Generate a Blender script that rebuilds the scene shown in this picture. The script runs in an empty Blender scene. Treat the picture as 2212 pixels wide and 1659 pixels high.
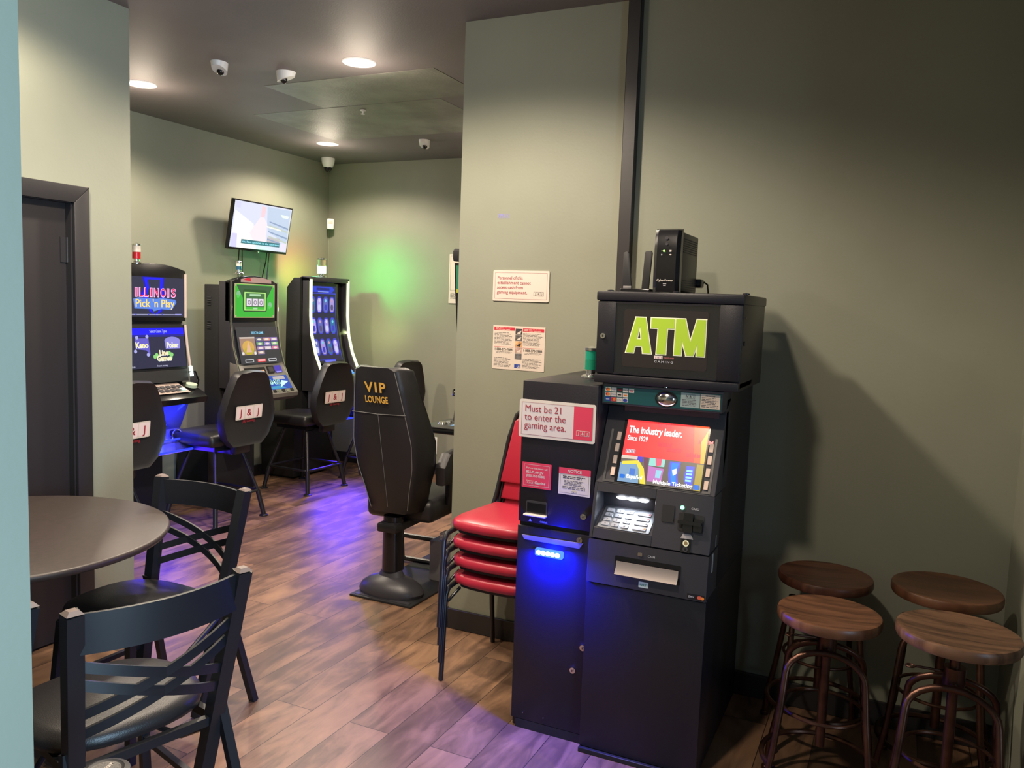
import bpy, bmesh, math, random
from mathutils import Matrix, Vector
random.seed(4)
PI = math.pi
C = bpy.context.scene.collection
scene = bpy.context.scene

# ------------------------------------------------------------------ camera
FPX, YAW, PITCH, ROLL, CAMH = 1760.0, .4395, .0959, -.0358, 1.6
def make_camera():
    cy, sy, cp, sp, cr, sr = math.cos(YAW), math.sin(YAW), math.cos(PITCH), math.sin(PITCH), math.cos(ROLL), math.sin(ROLL)
    fwd = Vector((cy*cp, sy*cp, -sp)); right = Vector((sy, -cy, 0)); down = fwd.cross(right)
    r2 = cr*right + sr*down; d2 = -sr*right + cr*down
    cam = bpy.data.cameras.new('camera'); cam.sensor_fit = 'HORIZONTAL'; cam.sensor_width = 36
    cam.lens = 36*FPX/2212; cam.clip_start = .02; cam.clip_end = 60
    o = bpy.data.objects.new('camera', cam); C.objects.link(o)
    m = Matrix((( r2.x, -d2.x, -fwd.x, 0), (r2.y, -d2.y, -fwd.y, 0), (r2.z, -d2.z, -fwd.z, CAMH), (0, 0, 0, 1)))
    o.matrix_world = m
    scene.camera = o
make_camera()
scene.view_settings.view_transform = 'Standard'; scene.view_settings.look = 'None'
scene.view_settings.gamma = 1; scene.view_settings.use_curve_mapping = False
scene.view_settings.exposure = 0.35
w = bpy.data.worlds.new('world'); scene.world = w; w.use_nodes = True
w.node_tree.nodes['Background'].inputs[0].default_value = (.45, .55, .7, 1)
w.node_tree.nodes['Background'].inputs[1].default_value = .02

def light(name, kind, loc, target, power, color, parent=None, **kw):
    l = bpy.data.lights.new(name, kind); l.energy = power; l.color = color
    for k, v in kw.items(): setattr(l, k, v)
    o = bpy.data.objects.new(name, l); C.objects.link(o)
    o.location = loc
    d = Vector(target) - Vector(loc)
    o.rotation_euler = d.to_track_quat('-Z', 'Y').to_euler()
    if parent is not None:
        o.parent = parent
    return o

WARM = (1, .84, .66)
CEIL = 2.9
# daylight from the shop window behind the camera (the opening is built below)
light('window_daylight', 'AREA', (-.65, -2.96, 1.45), (-.15, 2.1, 1.3), 78, (.50, .76, 1), shape='RECTANGLE', size=1.5, size_y=1.5, spread=1.55)
# recessed ceiling cans
CANS = [(3.739, 4.399, 19), (3.796, 2.781, 21), (5.65, 4.447, 14), (1.16, .93, 14), (1.9, 2.78, 12), (2.3, 1.72, 24), (5.6, 2.75, 13)]
for cx_, cy_, p_ in CANS:
    light('can_light', 'SPOT', (cx_, cy_, CEIL-.035), (cx_, cy_, 0), p_*6, WARM, shadow_soft_size=.06, spot_size=2.68, spot_blend=.42)
    light('ceiling_fill', 'POINT', (cx_, cy_, CEIL-.18), (cx_, cy_, 0), p_*.28, WARM, shadow_soft_size=.11)  # added fill point below each can, only to brighten the ceiling

# ------------------------------------------------------------------ materials
def _new(name):
    m = bpy.data.materials.new(name); m.use_nodes = True
    nt = m.node_tree; b = nt.nodes['Principled BSDF']
    return m, nt, b
MC = {}
def mat(name, col, rough=.5, metal=0, noise=0, nscale=8, bump=0, bscale=60, spec=.5, coat=0, stretch=None):
    if name in MC: return MC[name]
    m, nt, b = _new(name)
    b.inputs['Base Color'].default_value = (*col, 1); b.inputs['Roughness'].default_value = rough
    b.inputs['Metallic'].default_value = metal; b.inputs['Specular IOR Level'].default_value = spec
    b.inputs['Coat Weight'].default_value = coat
    if noise or bump:
        tc = nt.nodes.new('ShaderNodeTexCoord'); mp = nt.nodes.new('ShaderNodeMapping')
        nt.links.new(tc.outputs['Object'], mp.inputs[0])
        if stretch: mp.inputs['Scale'].default_value = stretch
    if noise:
        n = nt.nodes.new('ShaderNodeTexNoise'); n.inputs['Scale'].default_value = nscale; n.inputs['Detail'].default_value = 5
        nt.links.new(mp.outputs[0], n.inputs[0])
        r = nt.nodes.new('ShaderNodeValToRGB')
        r.color_ramp.elements[0].position = .3; r.color_ramp.elements[1].position = .7
        r.color_ramp.elements[0].color = (*[c*(1-noise) for c in col], 1)
        r.color_ramp.elements[1].color = (*[min(1, c*(1+noise)) for c in col], 1)
        nt.links.new(n.outputs[0], r.inputs[0]); nt.links.new(r.outputs[0], b.inputs['Base Color'])
    if bump:
        n2 = nt.nodes.new('ShaderNodeTexNoise'); n2.inputs['Scale'].default_value = bscale; n2.inputs['Detail'].default_value = 4
        nt.links.new(mp.outputs[0], n2.inputs[0])
        bp = nt.nodes.new('ShaderNodeBump'); bp.inputs['Strength'].default_value = bump; bp.inputs['Distance'].default_value = .004
        nt.links.new(n2.outputs[0], bp.inputs['Height']); nt.links.new(bp.outputs[0], b.inputs['Normal'])
    MC[name] = m
    return m
def emit(col, s=1.0):
    key = 'glow_%s_%.2f' % ('_'.join('%.2f' % c for c in col), s)
    if key in MC: return MC[key]
    m, nt, b = _new(key)
    b.inputs['Base Color'].default_value = (.01, .01, .01, 1); b.inputs['Roughness'].default_value = .25
    b.inputs['Emission Color'].default_value = (*col, 1); b.inputs['Emission Strength'].default_value = s
    MC[key] = m
    return m

def s2l(r, g, b):
    f = lambda c: (c/255/12.92 if c/255 <= .04045 else ((c/255+.055)/1.055)**2.4)
    return (f(r), f(g), f(b))
SC = .72    # screens show their sRGB colours at roughly this strength
def E(r, g, b, k=1.0): return emit(s2l(r, g, b), SC*k)

WALL = mat('sage_wall_paint', (.240, .248, .192), .55, noise=.05, nscale=2.2, bump=.10, bscale=90, spec=.35)
BLACKTRIM = mat('black_trim_paint', (.022, .020, .022), .42, bump=.05)
DOORM = mat('dark_door_paint', (.017, .014, .015), .5, bump=.04)
BODY = mat('charcoal_powder_coat', (.0095, .0085, .0135), .40, bump=.10, bscale=260)
BODY2 = mat('dark_grey_plastic', (.036, .034, .042), .40, bump=.06, bscale=200)
BLK = mat('gloss_black_plastic', (.008, .008, .010), .18)
MATBLK = mat('matte_black_plastic', (.012, .012, .014), .55)
BLKMETAL = mat('black_metal_tube', (.012, .012, .015), .33)
CHROME = mat('chrome', (.72, .72, .72), .14, 1)
STEEL = mat('brushed_steel', (.50, .44, .40), .36, 1)
LEATHER = mat('black_leatherette', (.016, .015, .017), .38, bump=.18, bscale=320)
STITCH = mat('grey_stitching', (.16, .155, .15), .6)
RED = mat('red_vinyl', (.42, .020, .045), .36, bump=.06, bscale=160)
WHITEP = mat('white_plastic', (.78, .78, .78), .4)
SIGNW = mat('sign_white', (.62, .55, .49), .45)
SIGNG = mat('sign_grey', (.42, .42, .45), .5)
PAPER = mat('white_paper', (.63, .55, .48), .6)
SRED = mat('sign_red', (.55, .018, .045), .45)
SPINK = mat('sign_crimson', (.62, .045, .09), .45)
INK = mat('black_ink', (.02, .02, .02), .6)
INKG = mat('grey_ink', (.11, .10, .10), .6)
INKR = mat('red_ink', (.30, .012, .03), .6)
INKP = mat('pale_red_ink', (.34, .10, .11), .6)
GOLD = mat('gold_thread', (.60, .33, .06), .5)
LIME = mat('lime_sticker', (.40, .58, .035), .45)
CREAM = mat('cream_sticker', (.86, .85, .60), .45)
BROWNST = mat('brown_black_sticker', (.022, .016, .016), .35)
TEAL = mat('teal_panel', (.012, .085, .085), .3)
DBLUE = mat('sticker_blue', (.02, .05, .30), .45)
ORANGE = mat('sticker_orange', (.75, .22, .03), .45)
COPPER = mat('aged_copper_pipe', (.085, .040, .027), .34, .8, noise=.4, nscale=14)
TABLETOP = mat('dark_tabletop_laminate', (.048, .036, .033), .42, noise=.12, nscale=40, bump=.03, bscale=300)
GREY = mat('grey_metal_box', (.16, .15, .15), .5)
BEIGEKEY = mat('beige_key', (.60, .44, .36), .5)
BLUEINK = mat('violet_pen_ink', (.24, .22, .62), .6)

def glassy(name, col, rough=.05, tr=1.0):
    if name in MC: return MC[name]
    m, nt, b = _new(name)
    b.inputs['Base Color'].default_value = (*col, 1); b.inputs['Roughness'].default_value = rough
    b.inputs['Transmission Weight'].default_value = tr; b.inputs['IOR'].default_value = 1.45
    MC[name] = m
    return m
CLEAR = glassy('clear_plastic_dome', (.9, .9, .9), .05)
SMOKE = mat('smoked_glass_door', (.010, .011, .014), .06, spec=.7)

def wood_floor():
    m, nt, b = _new('dark_oak_plank_floor'); N = nt.nodes; L = nt.links
    tc = N.new('ShaderNodeTexCoord')
    br = N.new('ShaderNodeTexBrick'); br.offset = .37; br.offset_frequency = 2
    br.inputs['Color1'].default_value = (0, 0, 0, 1); br.inputs['Color2'].default_value = (1, 1, 1, 1)
    br.inputs['Mortar'].default_value = (.5, .5, .5, 1)
    br.inputs['Scale'].default_value = 1; br.inputs['Mortar Size'].default_value = .0016; br.inputs['Mortar Smooth'].default_value = .3
    br.inputs['Brick Width'].default_value = 1.22; br.inputs['Row Height'].default_value = .178; br.inputs['Bias'].default_value = 0
    L.new(tc.outputs['Object'], br.inputs[0])
    # shift the grain from plank to plank
    add = N.new('ShaderNodeVectorMath'); add.operation = 'ADD'
    sc = N.new('ShaderNodeVectorMath'); sc.operation = 'SCALE'; sc.inputs['Scale'].default_value = 7.3
    L.new(br.outputs['Color'], sc.inputs[0]); L.new(tc.outputs['Object'], add.inputs[0]); L.new(sc.outputs[0], add.inputs[1])
    mp = N.new('ShaderNodeMapping'); mp.inputs['Scale'].default_value = (1.5, 6.5, 1); L.new(add.outputs[0], mp.inputs[0])
    n1 = N.new('ShaderNodeTexNoise'); n1.inputs['Scale'].default_value = 1.5; n1.inputs['Detail'].default_value = 8; n1.inputs['Roughness'].default_value = .62; n1.inputs['Distortion'].default_value = 1.1
    L.new(mp.outputs[0], n1.inputs[0])
    mp2 = N.new('ShaderNodeMapping'); mp2.inputs['Scale'].default_value = (2.2, 4, 1); L.new(add.outputs[0], mp2.inputs[0])
    n2 = N.new('ShaderNodeTexNoise'); n2.inputs['Scale'].default_value = 1.6; n2.inputs['Detail'].default_value = 5; n2.inputs['Distortion'].default_value = .6
    L.new(mp2.outputs[0], n2.inputs[0])
    mix = N.new('ShaderNodeMath'); mix.operation = 'MULTIPLY_ADD'; mix.inputs[1].default_value = .55
    L.new(n1.outputs[0], mix.inputs[0])
    h = N.new('ShaderNodeMath'); h.operation = 'MULTIPLY'; h.inputs[1].default_value = .45; L.new(n2.outputs[0], h.inputs[0]); L.new(h.outputs[0], mix.inputs[2])
    pl = N.new('ShaderNodeMath'); pl.operation = 'MULTIPLY_ADD'; pl.inputs[1].default_value = .10
    L.new(br.outputs['Color'], pl.inputs[0]); L.new(mix.outputs[0], pl.inputs[2])
    cr = N.new('ShaderNodeValToRGB'); e = cr.color_ramp.elements
    e[0].position = .34; e[0].color = (.062, .036, .022, 1)
    e[1].position = .74; e[1].color = (.32, .178, .096, 1)
    k = e.new(.50); k.color = (.130, .072, .043, 1); k = e.new(.60); k.color = (.235, .130, .074, 1)
    L.new(pl.outputs[0], cr.inputs[0])
    mm = N.new('ShaderNodeMixRGB'); mm.inputs[2].default_value = (.02, .013, .01, 1)
    L.new(br.outputs['Fac'], mm.inputs[0]); L.new(cr.outputs[0], mm.inputs[1]); L.new(mm.outputs[0], b.inputs['Base Color'])
    rr = N.new('ShaderNodeMapRange'); rr.inputs[3].default_value = .34; rr.inputs[4].default_value = .52
    L.new(n1.outputs[0], rr.inputs[0]); L.new(rr.outputs[0], b.inputs['Roughness'])
    bp = N.new('ShaderNodeBump'); bp.inputs['Strength'].default_value = .22; bp.inputs['Distance'].default_value = .003
    L.new(n1.outputs[0], bp.inputs['Height']); L.new(bp.outputs[0], b.inputs['Normal'])
    b.inputs['Specular IOR Level'].default_value = .5
    return m
FLOORM = wood_floor()

def stool_wood(name, ang, dark, lite):
    m, nt, b = _new(name); N = nt.nodes; L = nt.links
    tc = N.new('ShaderNodeTexCoord'); mp = N.new('ShaderNodeMapping'); mp.inputs['Rotation'].default_value = (0, 0, ang); mp.inputs['Scale'].default_value = (3, 26, 3)
    L.new(tc.outputs['Object'], mp.inputs[0])
    n = N.new('ShaderNodeTexNoise'); n.inputs['Scale'].default_value = 1.2; n.inputs['Detail'].default_value = 7; n.inputs['Distortion'].default_value = .8
    L.new(mp.outputs[0], n.inputs[0])
    cr = N.new('ShaderNodeValToRGB'); e = cr.color_ramp.elements
    e[0].position = .34; e[0].color = (*dark, 1); e[1].position = .68; e[1].color = (*lite, 1)
    L.new(n.outputs[0], cr.inputs[0]); L.new(cr.outputs[0], b.inputs['Base Color'])
    b.inputs['Roughness'].default_value = .36
    bp = N.new('ShaderNodeBump'); bp.inputs['Strength'].default_value = .15; bp.inputs['Distance'].default_value = .002
    L.new(n.outputs[0], bp.inputs['Height']); L.new(bp.outputs[0], b.inputs['Normal'])
    return m

def ceiling_mat():
    m, nt, b = _new('charcoal_ceiling_paint'); N = nt.nodes; L = nt.links
    tc = N.new('ShaderNodeTexCoord')
    n = N.new('ShaderNodeTexNoise'); n.inputs['Scale'].default_value = 1.3; n.inputs['Detail'].default_value = 6; L.new(tc.outputs['Object'], n.inputs[0])
    cr = N.new('ShaderNodeValToRGB'); e = cr.color_ramp.elements
    e[0].position = .35; e[0].color = (.165, .143, .148, 1); e[1].position = .7; e[1].color = (.205, .182, .184, 1)
    L.new(n.outputs[0], cr.inputs[0]); L.new(cr.outputs[0], b.inputs['Base Color'])
    b.inputs['Roughness'].default_value = .6
    n2 = N.new('ShaderNodeTexNoise'); n2.inputs['Scale'].default_value = 120; L.new(tc.outputs['Object'], n2.inputs[0])
    bp = N.new('ShaderNodeBump'); bp.inputs['Strength'].default_value = .25; bp.inputs['Distance'].default_value = .003
    L.new(n2.outputs[0], bp.inputs['Height']); L.new(bp.outputs[0], b.inputs['Normal'])
    return m
CEILM = ceiling_mat()
CEILP = mat('patched_ceiling_board', (.205, .205, .180), .5, noise=.25, nscale=5, bump=.5, bscale=70)

# ------------------------------------------------------------------ mesh builder
TEXTCACHE = {}
def text_geo(s, bold=0.0, xs=1.0, sp=1.0):
    key = (s, bold, sp)
    if key not in TEXTCACHE:
        cu = bpy.data.curves.new('lettering', 'FONT'); cu.body = s; cu.size = 1; cu.offset = bold; cu.resolution_u = 3
        cu.space_character = sp; cu.fill_mode = 'FRONT'; cu.dimensions = '2D'; cu.space_line = .95
        o = bpy.data.objects.new('lettering', cu); C.objects.link(o)
        bpy.context.view_layer.update()
        me = bpy.data.meshes.new_from_object(o.evaluated_get(bpy.context.evaluated_depsgraph_get()))
        vs = [tuple(v.co) for v in me.vertices]; fs = [tuple(p.vertices) for p in me.polygons]
        bpy.data.objects.remove(o); bpy.data.curves.remove(cu); bpy.data.meshes.remove(me)
        TEXTCACHE[key] = (vs, fs)
    return TEXTCACHE[key]

class MB:
    def __init__(self):
        self.bm = bmesh.new(); self.mats = []; self.T = Matrix.Identity(4)
    def mi(self, m):
        if m not in self.mats: self.mats.append(m)
        return self.mats.index(m)
    def face(self, pts, m):
        vs = [self.bm.verts.new(self.T @ Vector(p)) for p in pts]
        try:
            f = self.bm.faces.new(vs); f.material_index = self.mi(m); return f
        except ValueError: return None
    def mesh(self, vs, fs, m):
        bv = [self.bm.verts.new(self.T @ Vector(v)) for v in vs]; k = self.mi(m); out = []
        for f in fs:
            try:
                q = self.bm.faces.new([bv[i] for i in f]); q.material_index = k; out.append(q)
            except ValueError: pass
        return bv, out
    def box(self, x0, x1, y0, y1, z0, z1, m, bev=0, seg=2):
        vs = [(x, y, z) for z in (z0, z1) for y in (y0, y1) for x in (x0, x1)]
        fs = [(0, 2, 3, 1), (4, 5, 7, 6), (0, 1, 5, 4), (2, 6, 7, 3), (0, 4, 6, 2), (1, 3, 7, 5)]
        bv, fc = self.mesh(vs, fs, m)
        if bev:
            ed = list({e for f in fc for e in f.edges})
            r = bmesh.ops.bevel(self.bm, geom=ed, offset=bev, segments=seg, profile=.5, affect='EDGES')
            for f in r['faces']: f.material_index = self.mi(m)
        return self
    def prism(self, pts, plane, a, b, m, bev=0):
        """polygon in a plane, extruded from a to b along the third axis"""
        def P(p, t):
            u, v = p
            return {'xz': (u, t, v), 'yz': (t, u, v), 'xy': (u, v, t)}[plane]
        n = len(pts)
        vs = [P(p, a) for p in pts] + [P(p, b) for p in pts]
        fs = [tuple(range(n)), tuple(range(2*n-1, n-1, -1))] + [(i, i+n, (i+1) % n+n, (i+1) % n) for i in range(n)]
        bv, fc = self.mesh(vs, fs, m)
        bmesh.ops.recalc_face_normals(self.bm, faces=fc)
        if bev:
            ed = list({e for f in fc[:2] for e in f.edges})
            r = bmesh.ops.bevel(self.bm, geom=ed, offset=bev, segments=2, profile=.5, affect='EDGES')
            for f in r['faces']: f.material_index = self.mi(m)
        return self
    def tube(self, pts, r, m, seg=8, closed=False, sx=1.0, cap=True):
        P = [Vector(p) for p in pts]; n = len(P)
        rs = r if isinstance(r, (list, tuple)) else [r]*n
        rings = []; up = None
        for i in range(n):
            a = P[(i-1) % n] if (i > 0 or closed) else P[i]; b = P[(i+1) % n] if (i < n-1 or closed) else P[i]
            t = (b-a).normalized()
            if up is None:
                up = Vector((0, 0, 1)) if abs(t.z) < .9 else Vector((1, 0, 0))
            s = t.cross(up).normalized(); up = s.cross(t).normalized()
            rings.append([tuple(P[i] + s*math.cos(2*PI*k/seg)*rs[i]*sx + up*math.sin(2*PI*k/seg)*rs[i]) for k in range(seg)])
        vs = [v for ring in rings for v in ring]; fs = []
        for i in range(n if closed else n-1):
            j = (i+1) % n
            for k in range(seg):
                fs.append((i*seg+k, i*seg+(k+1) % seg, j*seg+(k+1) % seg, j*seg+k))
        if cap and not closed:
            fs.append(tuple(range(seg-1, -1, -1))); fs.append(tuple((n-1)*seg+k for k in range(seg)))
        self.mesh(vs, fs, m); return self
    def bar(self, pts, w, t, m, side=None):
        """flat rectangular bar: width w across 'side', thickness t"""
        P = [Vector(p) for p in pts]; n = len(P); vs = []
        for i in range(n):
            a = P[max(i-1, 0)]; b = P[min(i+1, n-1)]; tt = (b-a).normalized()
            nn = Vector(side) if side else Vector((0, 1, 0))
            s = tt.cross(nn).normalized(); nn = s.cross(tt).normalized()
            for (p, q) in ((-1, -1), (1, -1), (1, 1), (-1, 1)): vs.append(tuple(P[i] + s*p*w/2 + nn*q*t/2))
        fs = [(i*4+k, i*4+(k+1) % 4, (i+1)*4+(k+1) % 4, (i+1)*4+k) for i in range(n-1) for k in range(4)]
        fs += [(3, 2, 1, 0), tuple((n-1)*4+k for k in range(4))]
        bv, fc = self.mesh(vs, fs, m); bmesh.ops.recalc_face_normals(self.bm, faces=fc); return self
    def lathe(self, prof, m, seg=24, c=(0, 0, 0), sx=1, sy=1):
        n = len(prof); vs = [(c[0]+r*sx*math.cos(2*PI*k/seg), c[1]+r*sy*math.sin(2*PI*k/seg), c[2]+z) for r, z in prof for k in range(seg)]
        fs = [(i*seg+k, i*seg+(k+1) % seg, (i+1)*seg+(k+1) % seg, (i+1)*seg+k) for i in range(n-1) for k in range(seg)]
        fs += [tuple(range(seg-1, -1, -1)), tuple((n-1)*seg+k for k in range(seg))]
        self.mesh(vs, fs, m); return self
    def cyl(self, p0, p1, r, m, seg=16, r1=None):
        return self.tube([p0, p1], [r, r if r1 is None else r1], m, seg)
    # --- flat artwork on a panel matrix (u right, v up, n out)
    def poly(self, M, pts, wv, m):
        return self.face([M @ Vector((u, v, wv)) for u, v in pts], m)
    def rect(self, M, u0, u1, v0, v1, wv, m):
        return self.poly(M, [(u0, v0), (u1, v0), (u1, v1), (u0, v1)], wv, m)
    def rrect(self, M, u0, u1, v0, v1, r, wv, m, thick=0):
        pts = rr(u0, u1, v0, v1, r)
        self.poly(M, pts, wv, m)
        if thick:
            n = len(pts)
            for i in range(n):
                a, b = pts[i], pts[(i+1) % n]
                self.face([M @ Vector((a[0], a[1], wv)), M @ Vector((a[0], a[1], wv-thick)), M @ Vector((b[0], b[1], wv-thick)), M @ Vector((b[0], b[1], wv))], m)
    def frame(self, M, u0, u1, v0, v1, t, wv, m):
        self.rect(M, u0, u1, v0, v0+t, wv, m); self.rect(M, u0, u1, v1-t, v1, wv, m)
        self.rect(M, u0, u0+t, v0+t, v1-t, wv, m); self.rect(M, u1-t, u1, v0+t, v1-t, wv, m)
    def disc(self, M, u, v, r, wv, m, seg=20, ry=None, rot=0):
        ry = r if ry is None else ry; pts = []
        for k in range(seg):
            a = 2*PI*k/seg; x, y = r*math.cos(a), ry*math.sin(a)
            pts.append((u+x*math.cos(rot)-y*math.sin(rot), v+x*math.sin(rot)+y*math.cos(rot)))
        self.poly(M, pts, wv, m)
    def text(self, M, s, u, v, size, wv, m, bold=0.0, align='l', xs=1.0, sp=1.0, width=None, shear=0, rot=0):
        vs, fs = text_geo(s, bold, xs, sp)
        if not vs: return
        x0 = min(p[0] for p in vs); x1 = max(p[0] for p in vs)
        if width: xs = width/((x1-x0)*size)
        off = {'l': 0, 'c': -(x0+x1)/2, 'r': -x1}[align]
        cr_, sr_ = math.cos(rot), math.sin(rot)
        out = []
        for p in vs:
            x = (p[0]+off)*size*xs + p[1]*size*shear; y = p[1]*size
            out.append(tuple(M @ Vector((u + x*cr_-y*sr_, v + x*sr_+y*cr_, wv))))
        self.mesh(out, fs, m)
    def lines(self, M, u0, u1, v0, v1, n, wv, m, k=.45, seed=1):
        """a block of small print: broken words on n lines"""
        rd = random.Random(seed); h = (v1-v0)/n
        for i in range(n):
            y = v1 - (i+.5)*h; x = u0; end = u1 - rd.random()*.25*(u1-u0)
            while x < end:
                L = h*rd.uniform(1.2, 3.6); x2 = min(x+L, end)
                self.rect(M, x, x2, y-h*k/2, y+h*k/2, wv, m); x = x2 + h*.5
    def logo(self, M, u, v, wd, wv, frame, boxm, ink):
        """three tiles with J & J, centred on u, v"""
        h = wd*.38
        self.rrect(M, u-wd/2, u+wd/2, v-h/2, v+h/2, h*.08, wv, frame)
        t = wd*.30
        for i, ch in enumerate('J&J'):
            c = u + (i-1)*wd*.325
            self.rrect(M, c-t/2, c+t/2, v-h*.42, v+h*.42, h*.12, wv+.0004, boxm)
            self.text(M, ch, c, v-h*.25, h*.70, wv+.0008, ink, .018, 'c')
    def build(self, name, parent=None, smooth=True, angle=38, doubles=0):
        me = bpy.data.meshes.new(name)
        if doubles: bmesh.ops.remove_doubles(self.bm, verts=self.bm.verts, dist=doubles)
        self.bm.to_mesh(me); self.bm.free()
        for m in self.mats: me.materials.append(m)
        if smooth:
            me.polygons.foreach_set('use_smooth', [True]*len(me.polygons))
            me.set_sharp_from_angle(angle=math.radians(angle))
        o = bpy.data.objects.new(name, me); C.objects.link(o)
        if parent is not None: o.parent = parent
        return o

def rr(u0, u1, v0, v1, r, k=4):
    pts = []
    for cx, cy, a0 in ((u1-r, v0+r, -PI/2), (u1-r, v1-r, 0), (u0+r, v1-r, PI/2), (u0+r, v0+r, PI)):
        for i in range(k+1):
            a = a0 + PI/2*i/k; pts.append((cx+r*math.cos(a), cy+r*math.sin(a)))
    return pts
def panel(o, u=(1, 0, 0), v=(0, 0, 1)):
    u = Vector(u).normalized(); v = Vector(v).normalized(); n = u.cross(v); o = Vector(o)
    return Matrix(((u.x, v.x, n.x, o.x), (u.y, v.y, n.y, o.y), (u.z, v.z, n.z, o.z), (0, 0, 0, 1)))
def thing(name, label, cat, loc=(0, 0, 0), rz=0, group=None):
    o = bpy.data.objects.new(name, None); C.objects.link(o); o.empty_display_size = .1
    o.location = loc; o.rotation_euler = (0, 0, rz); return tag(o, label, cat, group)
def tag(o, label, cat, group=None):
    o['label'] = label; o['category'] = cat
    if group: o['group'] = group
    return o
def copy_tree(o, parent=None):
    c = o.copy(); C.objects.link(c)
    if parent is not None: c.parent = parent
    for ch in list(o.children): copy_tree(ch, c)
    return c
def struct(name, mb, parent=None, **k):
    o = mb.build(name, parent, **k)
    if parent is None: o['kind'] = 'structure'
    return o
def circ(c, r, n, z=None, a0=0):
    return [(c[0]+r*math.cos(a0+2*PI*i/n), c[1]+r*math.sin(a0+2*PI*i/n), c[2] if z is None else z) for i in range(n)]
def arc(c, r, a0, a1, n, plane='xz', y=0):
    out = []
    for i in range(n+1):
        a = a0+(a1-a0)*i/n; p, q = c[0]+r*math.cos(a), c[1]+r*math.sin(a)
        out.append({'xz': (p, y, q), 'yz': (y, p, q), 'xy': (p, q, y)}[plane])
    return out

# ------------------------------------------------------------------ the room
XW, XB, YL, YD, YR = 3.43, 6.53, 5.115, 3.317, -.43
def slab(name, *a, m=WALL):
    b = MB(); b.box(*a, m); return struct(name, b, smooth=False)
slab('floor', -2.4, 6.9, -3.2, 5.5, -.06, 0, m=FLOORM)
slab('ceiling', -2.4, 6.9, -3.2, 5.5, CEIL, CEIL+.06, m=CEILM)
slab('wall_signs', XW, XW+.14, YR-.12, 1.915, 0, CEIL)
slab('wall_right', 2.62, XW+.14, YR-.13, YR, 0, CEIL)
slab('wall_far', XB, XB+.12, .9, YL+.12, 0, CEIL)
slab('wall_left', 2.62, XB+.12, YL, YL+.12, 0, CEIL)
slab('wall_alcove', XW+.14, XB, .9, 1.0, 0, CEIL)
slab('wall_partition', -2.3, .590, .88, 1.0, 0, CEIL)
slab('wall_return', 2.62, 2.74, -3.0, YR-.13, 0, CEIL)
# wall with the door (opening x 1.62..2.455)
DX0, DX1, DH = 1.60, 2.455, 1.99
b = MB()
b.box(.2, DX0, YD, YD+.13, 0, CEIL, WALL); b.box(DX1, 2.755, YD, YD+.13, 0, CEIL, WALL); b.box(DX0, DX1, YD, YD+.13, DH, CEIL, WALL)
b.box(2.625, 2.755, YD+.13, YL+.1, 0, CEIL, WALL)
struct('wall_door', b, smooth=False)
slab('wall_table', .1, .22, 1.0, YD+.13, 0, CEIL)
slab('wall_front', -2.42, -2.3, -3.1, 1.0, 0, CEIL)
# shop front to the right behind the camera, with the window opening
b = MB()
b.box(-2.3, -1.5, -3.12, -3.0, 0, CEIL, WALL); b.box(.2, 2.62, -3.12, -3.0, 0, CEIL, WALL)
b.box(-1.5, .2, -3.12, -3.0, 0, .6, WALL); b.box(-1.5, .2, -3.12, -3.0, 2.3, CEIL, WALL)
struct('wall_side', b, smooth=False)
b = MB()
for a in ((-1.5, -1.45), (-.675, -.625), (.15, .2)): b.box(a[0], a[1], -3.10, -3.01, .6, 2.3, BLACKTRIM)
b.box(-1.45, .15, -3.10, -3.01, .6, .65, BLACKTRIM); b.box(-1.45, .15, -3.10, -3.01, 2.25, 2.3, BLACKTRIM)
struct('window_1', b, smooth=False)

# baseboards
def base(name, *a):
    b = MB(); b.box(*a, BLACKTRIM, .003, 1); return struct(name, b)
base('baseboard_signs', XW-.014, XW, YR, 1.915, 0, .10)
base('baseboard_right', 2.62, XW-.014, YR, YR+.012, 0, .10)
base('baseboard_end', XW-.014, XW+.154, 1.915, 1.928, 0, .10)
base('baseboard_far', XB-.014, XB, 1.0, YL, 0, .10)
base('baseboard_left', 2.755, XB-.014, YL-.014, YL, 0, .10)
base('baseboard_door', 2.53, 2.768, YD-.013, YD, 0, .10)

# door and casing
b = MB(); b.box(DX0, DX1-.012, YD+.035, YD+.075, .01, DH-.012, DOORM)
d = struct('door_1', b)
b = MB(); b.cyl((DX1-.008, YD+.028, 1.72), (DX1-.008, YD+.028, 1.83), .008, BLACKTRIM, 10); b.box(DX1-.04, DX1-.008, YD+.03, YD+.036, 1.72, 1.83, BLACKTRIM)
b.build('hinge', d)
b = MB()
b.prism([(DX1-.005, 0), (DX1+.07, 0), (DX1+.07, DH+.065), (DX1-.005, DH-.01)], 'xz', YD-.018, YD, BLACKTRIM, .003)
b.prism([(DX0-.07, DH+.065), (DX0+.0, DH-.01), (DX1-.005, DH-.01), (DX1+.07, DH+.065)], 'xz', YD-.018, YD, BLACKTRIM, .003)
b.prism([(DX0-.07, 0), (DX0+.005, 0), (DX0+.005, DH-.01), (DX0-.07, DH+.065)], 'xz', YD-.018, YD, BLACKTRIM, .003)
b.box(DX1-.012, DX1, YD, YD+.12, 0, DH, BLACKTRIM); b.box(DX0, DX1, YD, YD+.12, DH-.012, DH, BLACKTRIM)
struct('trim_1', b)
# black cable raceway up the wall
b = MB(); b.box(XW-.040, XW, 1.062, 1.118, .1, CEIL, BLACKTRIM, .003, 1)
struct('trim_2', b)
# patched boards in the ceiling
b = MB()
b.box(4.02, 4.60, 2.44, 3.66, CEIL-.002, CEIL, CEILP)
b.box(4.62, 5.55, 2.75, 4.30, CEIL-.0015, CEIL, CEILP)
struct('trim_3', b, smooth=False)

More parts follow.
